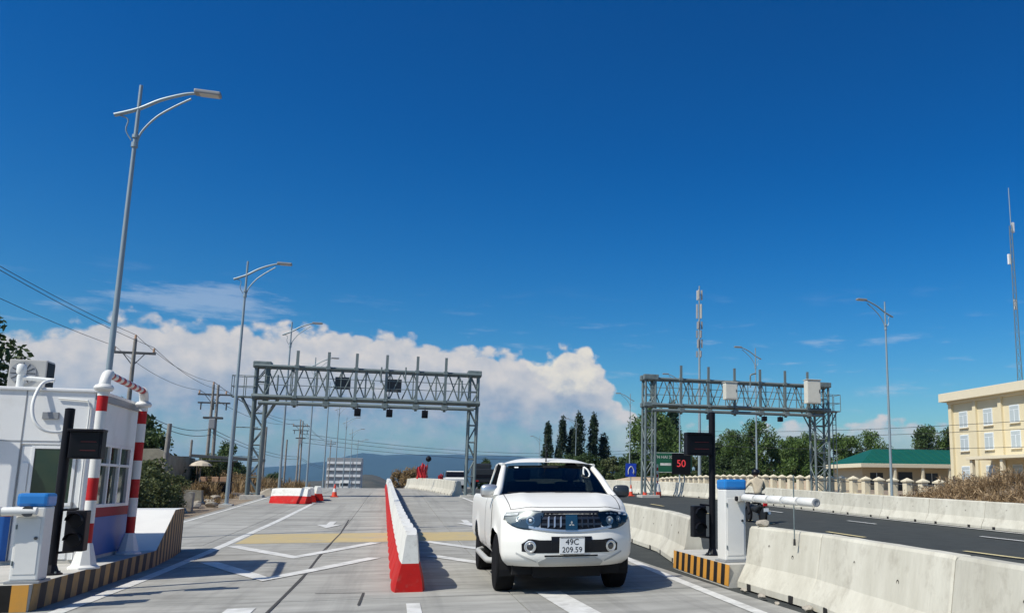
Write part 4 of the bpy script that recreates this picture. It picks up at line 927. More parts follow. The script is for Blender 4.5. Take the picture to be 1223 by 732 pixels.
for s in (-1, 1):
    a = [ws(s*1.0, q) for q in us_(0, 1, 6)]; a[0] = Vector((s*.835, 1.30, 1.24))
    MB().tube([p+Vector((s*(.03+.006*i), .02, -.004*i)) for i, p in enumerate(a)]+[Vector((s*.70, 2.16, 1.738))], [.055, .055, .054, .052, .05, .046, .042, .03], 10).build('a_pillar', 'car_paint', car, smooth=60)
    rl = [Vector((s*.70, 2.08, 1.732)), Vector((s*.71, 2.5, 1.742)), Vector((s*.705, 2.95, 1.735)), Vector((s*.70, 3.18, 1.71)), Vector((s*.75, 3.30, 1.5)), Vector((s*.82, 3.36, 1.26))]
    MB().tube(smooth_path(rl, 4), .026, 10).build('roof_rail', 'car_paint', car, smooth=60)
    bar(car, 'b_pillar', (s*xs_(1.24), 2.39, 1.22), (s*.71, 2.39, 1.735), (.018, .045), 'car_black', square=True)
    for (q, nm) in ([[(1.46, 1.265), (2.36, 1.265), (2.36, 1.715), (2.10, 1.71), (1.75, 1.5)], 'side_window'], [[(2.42, 1.265), (3.24, 1.275), (3.12, 1.705), (2.42, 1.715)], 'side_window']):
        MB().add([(s*xs_(z)*.985, y, z) for y, z in q], [tuple(range(len(q)))]).build(nm, 'car_glass', car)
    MB().tube([(s*.84, 1.42, 1.262), (s*.85, 2.4, 1.262), (s*.84, 3.3, 1.272)], .014, 6).build('belt_trim', 'chrome', car, smooth=60)
    # doors, handles, mirror, step
    for y0, y1 in ((1.38, 2.38), (2.405, 3.28)):
        v = []; f = []; ysd = us_(y0, y1, 6); tsd = us_(.06, .97, 8)
        for y in ysd:
            for t in tsd:
                p = body(s, t, y); dd_ = math.hypot(p.y-WB[1], p.z-WR)
                if dd_ < AR+.05: p.y = WB[1]-math.sqrt(max(0, (AR+.05)**2-(p.z-WR)**2))
                v.append(p+Vector((s*.005, 0, 0)))
        f = [(i*9+k, i*9+k+1, (i+1)*9+k+1, (i+1)*9+k) for i in range(6) for k in range(8)]
        d = MB().add(v, f).build('door', 'car_paint', car, smooth=True)
        line_on('shut_line', [body(s, t, y0-.008)+Vector((s*.002, 0, 0)) for t in us_(.04, .97, 8)], r=.005)
        hy = y1-.22; MB().bbox((s*.875-.02, hy, 1.05), (s*.875+.03, hy+.17, 1.085), .01).build('door_handle', 'chrome', d)
        if y0 < 2: MB().lathe([(.016, -.004), (.016, .004)], 10, 'x', (s*.905, 1.6, 1.02)).build('badge', 'car_black', d)
    mr = MB(); bmv = bmesh.new(); bmesh.ops.create_uvsphere(bmv, u_segments=16, v_segments=10, radius=1)
    for vv in bmv.verts:
        c = vv.co; sg = lambda q, e: math.copysign(abs(q)**e, q); vv.co = Vector((sg(c.x, .55)*.125, sg(c.y, .8)*.075, sg(c.z, .55)*.095))
    bmv.verts.index_update(); mr.add([vv.co for vv in bmv.verts], [[a.index for a in ff.verts] for ff in bmv.faces]); bmv.free()
    mo = mr.build('mirror', 'chrome' if s < 0 else 'mirror_dark', car, smooth=True, loc=((.95 if s < 0 else 1.02)*s, 1.52, 1.335))  # left cap bright, right dark bluish: reflections put into the colour
    MB().bbox((-.10, .05, -.075), (.10, .078, .075), .01).build('mirror_glass', 'mirror_dark', mo)
    MB().bbox((min(-s*.2, -s*.08), -.02, -.10), (max(-s*.2, -s*.08), .04, -.04), .012).build('mirror_foot', 'car_black', mo)
    MB().tube([(s*.86, 1.42, .36), (s*.93, 1.5, .36), (s*.94, 1.7, .36), (s*.94, 3.2, .37), (s*.93, 3.36, .37), (s*.86, 3.44, .38)], .042, 10).build('side_step', 'car_lower', car, smooth=60)
    for c in WB:
        wh = link('wheel', None, car, (s*.775, c, WR))
        MB().lathe([(.25, -.12), (.335, -.128), (.368, -.115), (WR, -.08), (WR, .08), (.368, .115), (.335, .128), (.25, .12)], 40, 'x').build('tyre', 'tyre', wh, smooth=35)
        rm = MB(); rm.lathe([(.25, -.11), (.25, .11)], 32, 'x'); rm.lathe([(.06, s*.07), (.06, s*.105), (.03, s*.11)], 14, 'x')
        for k in range(6):
            a = k*math.pi/3; ca, sa = math.cos(a), math.sin(a); t_ = .03
            rm.add([(s*.085, ca*.05-sa*t_, sa*.05+ca*t_), (s*.085, ca*.05+sa*t_, sa*.05-ca*t_), (s*.10, ca*.245+sa*t_*1.3, sa*.245-ca*t_*1.3), (s*.10, ca*.245-sa*t_*1.3, sa*.245+ca*t_*1.3)], [(0, 1, 2, 3)])
        rm.build('rim', 'rim', wh, smooth=30)
        wl = MB(); v = []; f = []; a_ = np.linspace(-.35, math.pi+.35, 20)
        for a in a_: v += [(s*.45, c+.455*math.cos(a), WR+.455*math.sin(a)), (s*.875, c+.455*math.cos(a), WR+.455*math.sin(a))]
        f = [(2*i, 2*i+1, 2*i+3, 2*i+2) for i in range(19)]+[tuple(2*i for i in range(20))]
        wl.add(v, f).build('wheel_well', 'car_under', car)
MB().box((-.72, .35, .26), (.72, 5.1, .48)).build('underbody', 'car_under', car); MB().box((-.45, .30, .22), (.45, .6, .40)).build('skid_plate', 'car_under', car)
MB().box((-.80, 1.35, .48), (.80, 3.3, .95)).build('cabin_tub', 'interior', car); MB().box((-.76, 3.30, .9), (.76, 3.36, 1.28)).build('cab_rear_wall', 'car_paint', car)
MB().add([(-.78, 3.33, 1.28), (.78, 3.33, 1.28), (.67, 3.2, 1.72), (-.67, 3.2, 1.72)], [(0, 1, 2, 3)]).build('rear_window', 'car_glass', car)
MB().box((-.80, 3.4, .85), (.80, 5.2, .90)).build('bed_floor', 'car_black', car)
MB().bbox((-.74, 1.28, .9), (.74, 1.75, 1.27), .05).build('dashboard', 'interior', car)
for x in (-.38, .38):
    st = MB().bbox((x-.25, 2.25, .9), (x+.25, 2.45, 1.48), .06).build('seat', 'interior', car); MB().bbox((x-.13, 2.3, 1.50), (x+.13, 2.42, 1.68), .04).build('headrest', 'interior', st)
MB().bbox((-.66, 2.95, .9), (.66, 3.1, 1.45), .05).build('rear_seat', 'interior', car)
MB().bbox((-.12, 1.92, 1.64), (.12, 1.95, 1.71), .01).build('interior_mirror', 'interior', car)
sw = MB(); v = []; 
ring = [(.40+.185*math.cos(a), 1.82+.07*math.sin(a), 1.20+.17*math.sin(a)) for a in np.linspace(0, 2*math.pi, 25)]; sw.tube(ring, .014, 6, caps=False).build('steering_wheel', 'interior', car, smooth=60)
MB().tube([(-.06, 2.02, 1.76), (-.06, 2.02, 1.84), (-.06, 2.12, 2.2)], [.014, .008, .003], 6).build('aerial', 'car_black', car)
MB().tube(smooth_path([(.50, 1.84, 1.70), (.55, 1.80, 1.66), (.58, 1.76, 1.58), (.53, 1.76, 1.54), (.49, 1.80, 1.60), (.50, 1.84, 1.70)], 3), .012, 6).build('charm', 'pvc', car)

# ------------------------------------------------------------------ people
def skin_body(name, joints, edges, root, material, parent=None, sub=2):
    me = bpy.data.meshes.new(name); keys = list(joints); me.from_pydata([joints[k][0] for k in keys], [(keys.index(a), keys.index(b)) for a, b in edges], [])
    o = bpy.data.objects.new('tmp', me); col.objects.link(o); sk = o.modifiers.new('s', 'SKIN'); sk.use_smooth_shade = True
    for i, k in enumerate(keys):
        d = me.skin_vertices[0].data[i]; rr2 = joints[k][1]; d.radius = rr2 if isinstance(rr2, tuple) else (rr2, rr2); d.use_root = (k == root)
    ss = o.modifiers.new('u', 'SUBSURF'); ss.levels = sub; ss.render_levels = sub
    dg = bpy.context.evaluated_depsgraph_get(); dg.update(); out = bpy.data.meshes.new_from_object(o.evaluated_get(dg)); bpy.data.objects.remove(o)
    out.materials.clear()
    for m in (material if isinstance(material, list) else [material]): out.materials.append(MATS[m])
    out.polygons.foreach_set('use_smooth', [True]*len(out.polygons)); return out
def head_mesh(s=1.0):
    bm = bmesh.new(); bmesh.ops.create_uvsphere(bm, u_segments=20, v_segments=16, radius=.115*s)
    for v in bm.verts:
        c = v.co; c.z *= 1.15; c.x *= .84; c.y *= 1.0
        if c.z < 0: c.x *= 1+.9*c.z; c.y *= 1+.5*c.z
        if c.y < -.08*s and abs(c.x) < .025*s and -.04*s < c.z < .02*s: c.y -= .022*s
    me = bpy.data.meshes.new('head'); bm.to_mesh(me); bm.free(); me.polygons.foreach_set('use_smooth', [True]*len(me.polygons)); me.materials.append(MATS['skin']); return me
def fingers(parent, c, s, dirv=(0, -1, 0)):
    for k in range(4):
        x = c[0]+(k-1.5)*.02; L = (.075, .085, .08, .062)[k]
        MB().tube([(x, c[1], c[2]), (x, c[1]+dirv[1]*L*.5, c[2]+.006), (x, c[1]+dirv[1]*L*.8, c[2]-.022), (x, c[1]+dirv[1]*L*.6, c[2]-.045)], [.0095, .009, .0085, .007], 7).build('finger', 'skin', parent, smooth=60)
    MB().tube([(c[0]+s*.04, c[1]-dirv[1]*.04, c[2]-.01), (c[0]+s*.058, c[1]-dirv[1]*.01, c[2]-.025), (c[0]+s*.05, c[1]+dirv[1]*.015, c[2]-.045)], [.012, .011, .009], 7).build('thumb', 'skin', parent, smooth=60)
# driver behind the tinted windscreen
dv = thing('person', 'person in dark clothes at the steering wheel of the white pickup', 'person', (2.27+.39, 11.02+2.2, .0))
J = {'pel': ((0, 0, .98), (.15, .12)), 'ch': ((0, .04, 1.28), (.17, .12)), 'nk': ((0, .03, 1.46), .055), 'hd': ((0, .02, 1.52), .05)}
Ed = [('pel', 'ch'), ('ch', 'nk'), ('nk', 'hd')]
for s, n_ in ((-1, 'l'), (1, 'r')):
    J.update({n_+'s': ((s*.19, .04, 1.38), .06), n_+'e': ((s*.26, -.16, 1.15), .045), n_+'w': ((s*.17, -.34, 1.24), .03), n_+'k': ((s*.14, -.45, 1.0), .075), n_+'f': ((s*.14, -.6, .62), .05)})
    Ed += [('ch', n_+'s'), (n_+'s', n_+'e'), (n_+'e', n_+'w'), ('pel', n_+'k'), (n_+'k', n_+'f')]
link('body', skin_body('driver_body', J, Ed, 'pel', 'trousers'), dv); link('head', head_mesh(), dv, (0, .0, 1.62))
for s in (-1, 1): MB().bbox((s*.17-.045, -.43, 1.235), (s*.17+.045, -.33, 1.26), .012).build('palm', 'skin', dv); fingers(dv, (s*.17, -.42, 1.25), -s)
MB().lathe([(.08, .0), (.115, .04), (.11, .09), (.06, .13)], 18, 'z', (0, .02, 1.64)).build('hair', 'hair', dv, smooth=60)
# motorcycle and rider going away on the dark carriageway
MX, MY = 11.9, 27.0; mz = Z(MY)
mo = thing('motorcycle', 'small dark motorcycle ridden away on the dark carriageway', 'motorcycle', (MX, MY, mz-.03))
for y in (-.62, .62):
    wh = link('wheel', None, mo, (0, y, .29))
    v = [(0, .27*math.cos(a), .27*math.sin(a)) for a in np.linspace(0, 2*math.pi, 25)]; MB().tube(v, .042, 8, caps=False).build('tyre', 'tyre', wh, smooth=60)
    MB().lathe([(.21, -.012), (.21, .012)], 20, 'x').build('rim', 'chrome_dark', wh)
MB().tube([(0, .55, .62), (0, .2, .5), (0, -.2, .45), (0, -.5, .6)], [.06, .11, .12, .07], 10).build('frame', 'truck_dark', mo, smooth=60)
MB().tube([(0, .12, .74), (0, -.2, .77), (0, -.62, .80), (0, -.72, .80)], [.10, .125, .11, .04], 10).build('seat', 'car_black', mo, smooth=60)
MB().tube([(0, .62, .29), (0, .45, .95)], .035, 8).build('fork', 'chrome_dark', mo); MB().tube([(-.33, .32, 1.0), (-.1, .45, 1.0), (.1, .45, 1.0), (.33, .32, 1.0)], .016, 8).build('handlebar', 'chrome_dark', mo)
MB().bbox((-.12, .42, .82), (.12, .58, 1.0), .04).build('headlight', 'truck_dark', mo); MB().bbox((-.07, -.86, .58), (.07, -.78, .72), .02).build('tail_light', 'red_paint', mo)
MB().bbox((-.09, -.90, .40), (.09, -.885, .52), .004).build('number_plate', 'plate_white', mo); MB().tube([(.14, .1, .28), (.15, -.4, .3), (.16, -.8, .36)], [.03, .045, .05], 8).build('exhaust', 'chrome', mo)
rd = thing('person', 'person in a beige shirt and dark trousers riding the motorcycle away', 'person', (MX, MY, mz-.03))
J = {'pel': ((0, -.25, .93), (.16, .13)), 'wa': ((0, -.22, 1.12), (.15, .115)), 'ch': ((.01, -.12, 1.36), (.185, .12)), 'nk': ((.02, -.06, 1.52), .06), 'hd': ((.02, -.03, 1.58), .055)}
Ed = [('pel', 'wa'), ('wa', 'ch'), ('ch', 'nk'), ('nk', 'hd')]
for s, n_ in ((-1, 'l'), (1, 'r')):
    J.update({n_+'s': ((s*.20+.01, -.10, 1.43), .068), n_+'e': ((s*.36, .02, 1.2), .05), n_+'w': ((s*.31, .27, 1.07), .033)})
    Ed += [('ch', n_+'s'), (n_+'s', n_+'e'), (n_+'e', n_+'w')]
link('body', skin_body('rider_shirt', J, Ed, 'pel', 'shirt'), rd)
J = {'pel': ((0, -.25, .90), (.165, .13))}; Ed = []
for s, n_ in ((-1, 'l'), (1, 'r')):
    J.update({n_+'h': ((s*.10, -.2, .88), .10), n_+'k': ((s*.22, .2, .76), .075), n_+'a': ((s*.19, .06, .34), .045), n_+'f': ((s*.19, .2, .30), .04)}); Ed += [('pel', n_+'h'), (n_+'h', n_+'k'), (n_+'k', n_+'a'), (n_+'a', n_+'f')]
link('trousers', skin_body('rider_trousers', J, Ed, 'pel', 'trousers'), rd)
link('head', head_mesh(), rd, (.03, .02, 1.66), (0, 0, math.pi-.3)); 
hm = MB().lathe([(.125, -.03), (.14, .03), (.135, .09), (.10, .14), (.03, .165)], 20, 'z', (.03, .01, 1.67)).build('helmet', 'car_black', rd, smooth=60); MB().bbox((-.06, .12, 1.68), (.12, .19, 1.695), .005).build('visor', 'car_black', hm)
for s in (-1, 1): MB().bbox((s*.31-.04, .25, 1.03), (s*.31+.04, .34, 1.06), .012).build('palm', 'skin', rd); fingers(rd, (s*.31, .33, 1.045), -s, (0, 1, 0))

# ------------------------------------------------------------------ vegetation
def leaves_mesh(name, centers, spread, n_per, size, material, seed, up=.0, aspect=.5):
    """many small leaf faces spread through clumps"""
    g = np.random.default_rng(seed); C = np.repeat(np.asarray(centers, float), n_per, 0); S = np.repeat(np.asarray(spread, float), n_per, 0)
    d = g.normal(size=C.shape); d /= np.linalg.norm(d, axis=1, keepdims=True); rad = g.random((len(C), 1))**.45
    P = C+d*rad*S[:, None] if S.ndim == 1 else C+d*rad*S
    n = len(P); a = g.normal(size=(n, 3)); a[:, 2] = a[:, 2]*(1-up)+up*1.5; a /= np.linalg.norm(a, axis=1, keepdims=True)
    b = np.cross(a, g.normal(size=(n, 3))); b /= np.linalg.norm(b, axis=1, keepdims=True); sz = size*(.6+.8*g.random((n, 1)))
    V = np.empty((n*4, 3)); V[0::4] = P-a*sz; V[1::4] = P+b*sz*aspect; V[2::4] = P+a*sz; V[3::4] = P-b*sz*aspect
    me = bpy.data.meshes.new(name); me.vertices.add(n*4); me.vertices.foreach_set('co', V.ravel()); me.loops.add(n*4); me.loops.foreach_set('vertex_index', np.arange(n*4, dtype=np.int32))
    me.polygons.add(n); me.polygons.foreach_set('loop_start', np.arange(0, n*4, 4, dtype=np.int32)); me.polygons.foreach_set('loop_total', np.full(n, 4, dtype=np.int32)); me.materials.append(MATS[material]); me.update(); me.validate(); return me
def broad_tree(h, r, seed, material, n_clump=46, n_leaf=150, leaf=.16, base=.22, squash=1.0):
    rs = random.Random(seed); tr = MB(); top = h*.55
    tr.tube([(0, 0, -.2), (rs.uniform(-.1, .1), rs.uniform(-.1, .1), h*.22), (rs.uniform(-.2, .2), rs.uniform(-.2, .2), h*.45), (rs.uniform(-.3, .3), 0, h*.75)], [h*.028, h*.022, h*.016, h*.006], 8)
    cs = []; sp = []
    for k in range(n_clump):
        a = rs.uniform(0, 2*math.pi); q = rs.uniform(0, 1); zz = base*h+(h*.97-base*h)*q; env = math.sin(math.pi*min(1, (.12+.86*q)))**.6*rs.uniform(.45, 1.05); rad = r*env*math.sqrt(rs.uniform(.15, 1))
        c = Vector((math.cos(a)*rad, math.sin(a)*rad, zz)); cs.append(c); sp.append(r*rs.uniform(.16, .32)*squash)
        if k % 3 == 0: tr.tube([(0, 0, max(h*.18, zz-h*.22)), tuple((Vector((0, 0, zz-h*.08))+c)/2), tuple(c)], [h*.010, h*.006, h*.002], 5)
    return tr.mesh('trunk', 'bark', smooth=60), leaves_mesh('crown', cs, sp, n_leaf, leaf, material, seed)
def cypress(h, r, seed, material='leaf_cypress'):
    rs = random.Random(seed); tr = MB().tube([(0, 0, -.2), (0, 0, h*.5), (0, 0, h*.95)], [h*.018, h*.012, h*.003], 8); cs = []; sp = []
    for k in range(70):
        q = (k+rs.random())/70; zz = h*(.04+.93*q); env = r*(math.sin(math.pi*min(1, .25+.72*q))**.8)*rs.uniform(.5, 1.0); a = rs.uniform(0, 6.28); cs.append((math.cos(a)*env*.7, math.sin(a)*env*.7, zz)); sp.append((r*.38, r*.38, r*.9))
    return tr.mesh('trunk', 'bark', smooth=60), leaves_mesh('crown', cs, sp, 80, .15, material, seed, up=.6)
def plant(name, meshes, label, cat, loc, rz=0, sc=(1, 1, 1), group=None):
    t = thing(name, label, cat, loc, rz, group); link('trunk', meshes[0], t); link('crown', meshes[1], t); t.scale = sc; return t
TB = [broad_tree(10, 3.6, 11, 'leaf_green', 60, 150), broad_tree(9, 3.2, 12, 'leaf_dark'), broad_tree(7, 3.0, 13, 'leaf_green', 40, 150), broad_tree(5.5, 3.2, 14, 'leaf_dark', 44, 140, .17, .05)]
TO = broad_tree(5.5, 2.4, 16, 'leaf_olive', 40, 130, .15, .08)
CY = [cypress(11, 1.15, 21), cypress(11, 1.35, 22)]
G = 'cypresses beyond the crest'
for i, (x, y, h, w_) in enumerate([(22.4, 130, 11.0, 1.0), (24.6, 130, 11.8, 1.0), (26.4, 131, 10.4, 1.05), (27.1, 129, 12.4, 1.15), (29.6, 130, 12.6, 1.1), (31.6, 131, 9.4, 1.3), (40.2, 122, 13.8, 1.55)]):
    lab = 'narrow dark cypress in the clump behind the pickup roof'
    if i == 6: lab = 'tallest dark cypress right behind the left leg of the gantry with beige cabinets'
    if i < 6: lab = 'narrow dark cypress behind the pickup roof, %s of its clump counting towards the gantry' % nth(i+1)
    plant('cypress_tree', CY[i % 2], lab, 'tree', (x, y, Z(y)-.3), i, (w_, w_, h/11), G if i < 6 else None)
def tr_(k, x, y, h, label, group=None, w_=1.0, rz=0):
    hh = (10, 9, 7, 5.5)[k]; return plant('broadleaf_tree', TB[k], label, 'tree', (x, y, Z(y)-.3), rz, (h/hh*w_, h/hh*w_, h/hh), group)
tr_(0, 34.0, 112, 11.5, 'big green broadleaf tree beside the tallest cypress', None, 1.05)
tr_(0, 37.0, 119, 11.0, 'dark green broadleaf tree behind the big green one', None, 1.0, 2)
for x, y, h, k, r_ in ((46.0, 112, 8.8, 0, 1), (50.2, 113, 10.4, 0, 2.1), (53.8, 108, 8.0, 2, .3), (56.6, 109, 8.4, 0, 1.4), (58.8, 111, 7.8, 1, 2.7), (44.0, 114, 7.4, 1, 3.1), (48.2, 120, 7.6, 2, .9), (52.0, 121, 8.0, 0, 2.9), (55.6, 120, 7.6, 2, 1.9), (60.0, 121, 8.0, 0, .2)):
    tr_(k, x, y, h, 'leafy green tree seen under the beam of the gantry with beige cabinets', 'trees seen under the right gantry', 1.0, r_)
for x, y, h, k, r_ in ((61, 108, 8.6, 2, .6), (64.0, 110, 8.0, 1, 2.2), (68.5, 112, 9.2, 0, 1.7), (58.5, 118, 8.5, 0, .4)):
    tr_(k, x, y, h, 'green tree rising behind the green roofed building', 'trees behind the green roofed building', .95, r_)
for x, y, h, k, r_ in ((73.0, 105, 9.0, 1, .6), (75.8, 108, 9.8, 0, 2.2), (78.8, 106, 9.6, 1, 1.2)):
    tr_(k, x, y, h, 'dark tree beside the corner of the yellow building', 'trees beside the yellow building', 1.0, r_)
for i, (x, y, w_) in enumerate(((21.5, 120, .9), (24, 118, 1.0), (26.8, 119, 1.05), (29.5, 117, 1.0), (32, 116, 1.1), (35, 104, .9), (38, 108, 1.0), (41, 110, .95), (44, 112, 1.0), (47, 110, .9), (30.5, 110, .8), (42.5, 100, .85))):
    plant('bushy_tree', (TB[3], TO)[i % 3 == 0], 'low bushy tree in the dark hedge below the cypresses', 'tree', (x, y, Z(y)-.3), i*1.3, (w_, w_, w_*.95), 'bushy trees of the hedge beyond the outer barriers')
plant('bushy_tree', TB[3], 'dark round tree standing behind the parked dark truck', 'tree', (9.3, 92, Z(92)-.4), .5, (.42, .42, .62))
plant('broadleaf_tree', TB[1], 'dark broadleaf tree rising behind the toll booth air conditioner', 'tree', (-15.0, 35.5, Z(35)-.2), .8, (.76, .76, .84))
plant('bushy_tree', TB[3], 'dark tree leaning over the ruined wall', 'tree', (-14.0, 52.5, Z(53)-.2), 2.5, (.80, .80, .88)); plant('bushy_tree', TB[3], 'dark bush growing inside the ruined house', 'bush', (-12.2, 51, Z(51)-.2), .5, (.5, .5, .62))
plant('bushy_tree', TB[3], 'small green tree behind the caged ladder of the left gantry', 'tree', (-14.2, 84, Z(84)-.2), 1.2, (.55, .55, .72))
for i, (x, y, s_) in enumerate(((-16.5, 70, .55), (-19, 82, .6), (-17, 95, .6), (-13.8, 69, .36))): plant('bushy_tree', TB[3], 'low dark bush on the verge behind the utility poles', 'bush', (x, y, Z(y)-.2), i, (s_, s_, s_*.8), 'bushes behind the utility poles')
SH = broad_tree(1.7, 1.25, 31, 'leaf_olive', 40, 130, .07, .02, 1.1)
for i, (x, y, s_) in enumerate(((-8.3, 31.5, .95), (-9.3, 33.0, 1.05), (-8.9, 35.2, 1.0), (-10.3, 36.8, 1.15), (-9.6, 39.5, 1.1), (-11.2, 40.5, 1.2), (-10.9, 43.5, 1.0), (-8.0, 33.6, .7), (-7.9, 36.0, .6), (-12.2, 44.5, 1.3), (-9.9, 45.4, .7))):
    plant('leafy_shrub', SH, 'leafy green shrub on the verge behind the striped crash nose', 'shrub', (x, y, Z(y)-.1), i*1.7, (s_, s_, s_), 'shrubs behind the crash nose')
plant('leafy_shrub', SH, 'yellow green shrub beside the faded parasol', 'shrub', (-10.0, 53.5, Z(53)+.2), 2, (.8, .8, 1.1))
def blades(name, xs, ys, zs, hts, material, seed, lean=.5, wdt=.012, kind='stuff', label=None, cat=None):
    g = np.random.default_rng(seed); n = len(xs); P0 = np.stack([xs, ys, zs], 1); a = g.uniform(0, 2*np.pi, n); l = g.uniform(0, lean, n)*hts
    tip = P0+np.stack([np.cos(a)*l, np.sin(a)*l, hts], 1); mid_ = (P0*.5+tip*.5)+np.stack([np.cos(a)*-l*.12, np.sin(a)*-l*.12, hts*.08], 1); s = np.stack([-np.sin(a), np.cos(a), a*0], 1)*wdt*(1+hts[:, None])
    V = np.empty((n*5, 3)); V[0::5] = P0-s; V[1::5] = P0+s; V[2::5] = mid_+s*.8; V[3::5] = mid_-s*.8; V[4::5] = tip
    me = bpy.data.meshes.new(name); idx = np.arange(n)*5; me.vertices.add(n*5); me.vertices.foreach_set('co', V.ravel())
    lo = np.stack([idx, idx+1, idx+2, idx+3, idx+3, idx+2, idx+4], 1).ravel().astype(np.int32); me.loops.add(len(lo)); me.loops.foreach_set('vertex_index', lo)
    st = np.stack([np.arange(n)*7, np.arange(n)*7+4], 1).ravel().astype(np.int32); me.polygons.add(2*n); me.polygons.foreach_set('loop_start', st); me.polygons.foreach_set('loop_total', np.tile([4, 3], n).astype(np.int32)); me.materials.append(MATS[material]); me.update()
    return link(name, me, None, kind=kind, label=label, cat=cat)
g = np.random.default_rng(5)
def scatter(n, x0, x1, y0, y1, clumps, spread):
    cx = g.uniform(x0, x1, clumps); cy = g.uniform(y0, y1, clumps); k = g.integers(0, clumps, n); r = np.abs(g.normal(0, spread, n)); a = g.uniform(0, 6.28, n); return np.clip(cx[k]+np.cos(a)*r, x0, x1), np.clip(cy[k]+np.sin(a)*r, y0, y1), r
x, y, r_ = scatter(40000, -22, -7.4, 28, 100, 520, .5)
z = np.array([hg(a, b) for a, b in zip(x, y)])-.02; h_ = (.25+.75*g.random(len(x)))*np.where(x < -8.6, 1.1, .35)*np.clip(1.1-r_*.5, .3, 1)
blades('dry_grass', x, y, z, h_, 'dry_grass', 1, .7, .014, 'stuff', 'dry brown grass covering the verge on the left', 'grass')
# brush mound on the right
mb = MB(); nxm, nym = 26, 18; v = []
def hm_(x, y):
    q = sm(19.4, 23.5, x)*(1-sm(34, 40, x))*sm(15, 22, y)*(1-sm(30, 37, y)); return hg(x, y)-.05+q*(1.25+.22*math.sin(x*1.3+y)+.18*math.sin(y*1.7-x*.6))
for j in range(nym):
    for i in range(nxm): xx = 19.4+i*.85; yy = 14+j*1.4; v.append((xx, yy, hm_(xx, yy)))
mb.add(v, [(j*nxm+i, j*nxm+i+1, (j+1)*nxm+i+1, (j+1)*nxm+i) for j in range(nym-1) for i in range(nxm-1)]).build('earth_mound', 'dirt', None, smooth=True, kind='structure')
x, y, r_ = scatter(70000, 19.6, 39, 15, 36, 1500, .5); z = np.array([hm_(a, b) for a, b in zip(x, y)])-.03; h_ = (.12+.42*g.random(len(x)))*np.clip(1.15-r_*.5, .3, 1)
blades('dry_brush', x, y, z, h_, 'dry_brush', 2, 2.2, .012, 'stuff', 'dry brown brush covering the mound behind the outer barriers', 'brush')
cs = [(rng.uniform(21, 36), rng.uniform(19, 33)) for _ in range(240)]; cs = [(a, b, hm_(a, b)+.15) for a, b in cs]
link('dead_twigs', leaves_mesh('dead_twigs', cs, [.55]*len(cs), 110, .11, 'dry_brush', 9, 0, .18), None, kind='stuff', label='tangled dead twigs lying over the mound', cat='brush')
for i, (x, y, h) in enumerate(((24.5, 29.6, 1.0), (27.2, 31.0, .9), (25.6, 26.6, .95), (26.6, 29.8, .5), (23.4, 31.5, .5))):
    z = hm_(x, y); MB().tube([(x, y, z-.2), (x+.03, y, z+h*.5), (x-.02, y+.02, z+h)], [.07, .06, .055], 8).build('wooden_stake', 'bark', None, smooth=50, label='dark weathered wooden stake standing in the brush mound', cat='stake', group='stakes in the brush mound')
# bank of pale earth beyond the fence
mb = MB(); n_ = 40; v = []
for j in range(10):
    for i in range(n_): xx = 20+i*1.2; yy = 84+j*2.2; v.append((xx, yy, hg(xx, yy)-.1+1.75*sm(0, 5, j)*(1-sm(7, 9, j))*sm(19, 23, xx)*(1-sm(60, 66, xx))*(.8+.2*math.sin(xx*.5))))
mb.add(v, [(j*n_+i, j*n_+i+1, (j+1)*n_+i+1, (j+1)*n_+i) for j in range(9) for i in range(n_-1)]).build('earth_bank', 'earth_bank', None, smooth=True, kind='structure')

# ------------------------------------------------------------------ buildings on the right
yb = thing('office_building', 'three storey pale yellow building with white parapet and shuttered windows', 'building', (47, 0, 0)); y0, y1 = 34.0, 63.3
MB().box((0, y0, .3), (13, y1, 9.0)).build('wall', 'wall_cream', yb)
MB().bbox((-.75, y0-.7, 9.0), (13.7, y1+.7, 9.75), .03).build('parapet', 'wall_cream_trim', yb)
MB().bbox((-.25, y0-.2, 8.78), (13.2, y1+.2, 9.0), .02).build('cornice', 'wall_cream_trim', yb)
for k in range(10):
    yc = 61.55-3.2*k
    if yc < y0+1: break
    MB().bbox((-.22, yc-1.85, .3), (.02, yc-1.45, 8.78), .01).build('pilaster', 'wall_cream_trim' if 0 else 'wall_cream', yb)
    for zz in (6.62, 4.6, 1.9):
        wv = MB().bbox((-.07, yc-.56, zz), (.03, yc+.56, zz+1.4), .01).build('window', 'window_white', yb)
        for s in (-1, 1): MB().bbox((-.085, yc+s*.27-.23, zz+.08), (-.065, yc+s*.27+.23, zz+1.02), .003).build('pane', 'window_pane', wv)
        MB().bbox((-.085, yc-.5, zz+1.08), (-.065, yc+.5, zz+1.33), .003).build('pane', 'window_pane', wv)
        MB().bbox((-.16, yc-.62, zz-.09), (.02, yc+.62, zz-.0), .01).build('sill', 'wall_cream_trim', wv)
MB().bbox((-.25, y1-.35, .3), (.03, y1+.05, 8.78), .01).build('pilaster', 'wall_cream', yb)
MB().bbox((-2.6, 46, 3.7), (.0, 58.2, 3.95), .02).build('porch_roof', 'wall_cream_trim', yb)
for yy in (46.4, 50.4, 54.2, 57.8): MB().bbox((-2.4, yy-.15, .3), (-2.1, yy+.15, 3.7), .01).build('porch_column', 'wall_cream_trim', yb)
gb = thing('low_building', 'single storey tan building with green hipped roof beside the yellow building', 'building', (0, 0, 0)); x0, x1, yA, yB = 45.4, 66.0, 76.0, 82.0; zb = .85
MB().box((x0, yA, zb), (x1, yB, 3.45)).build('wall', 'wall_tan', gb)
MB().bbox((x0-.9, yA-1.3, 3.45), (x1+.6, yB+.6, 3.85), .03).build('eaves', 'wall_cream_trim', gb)
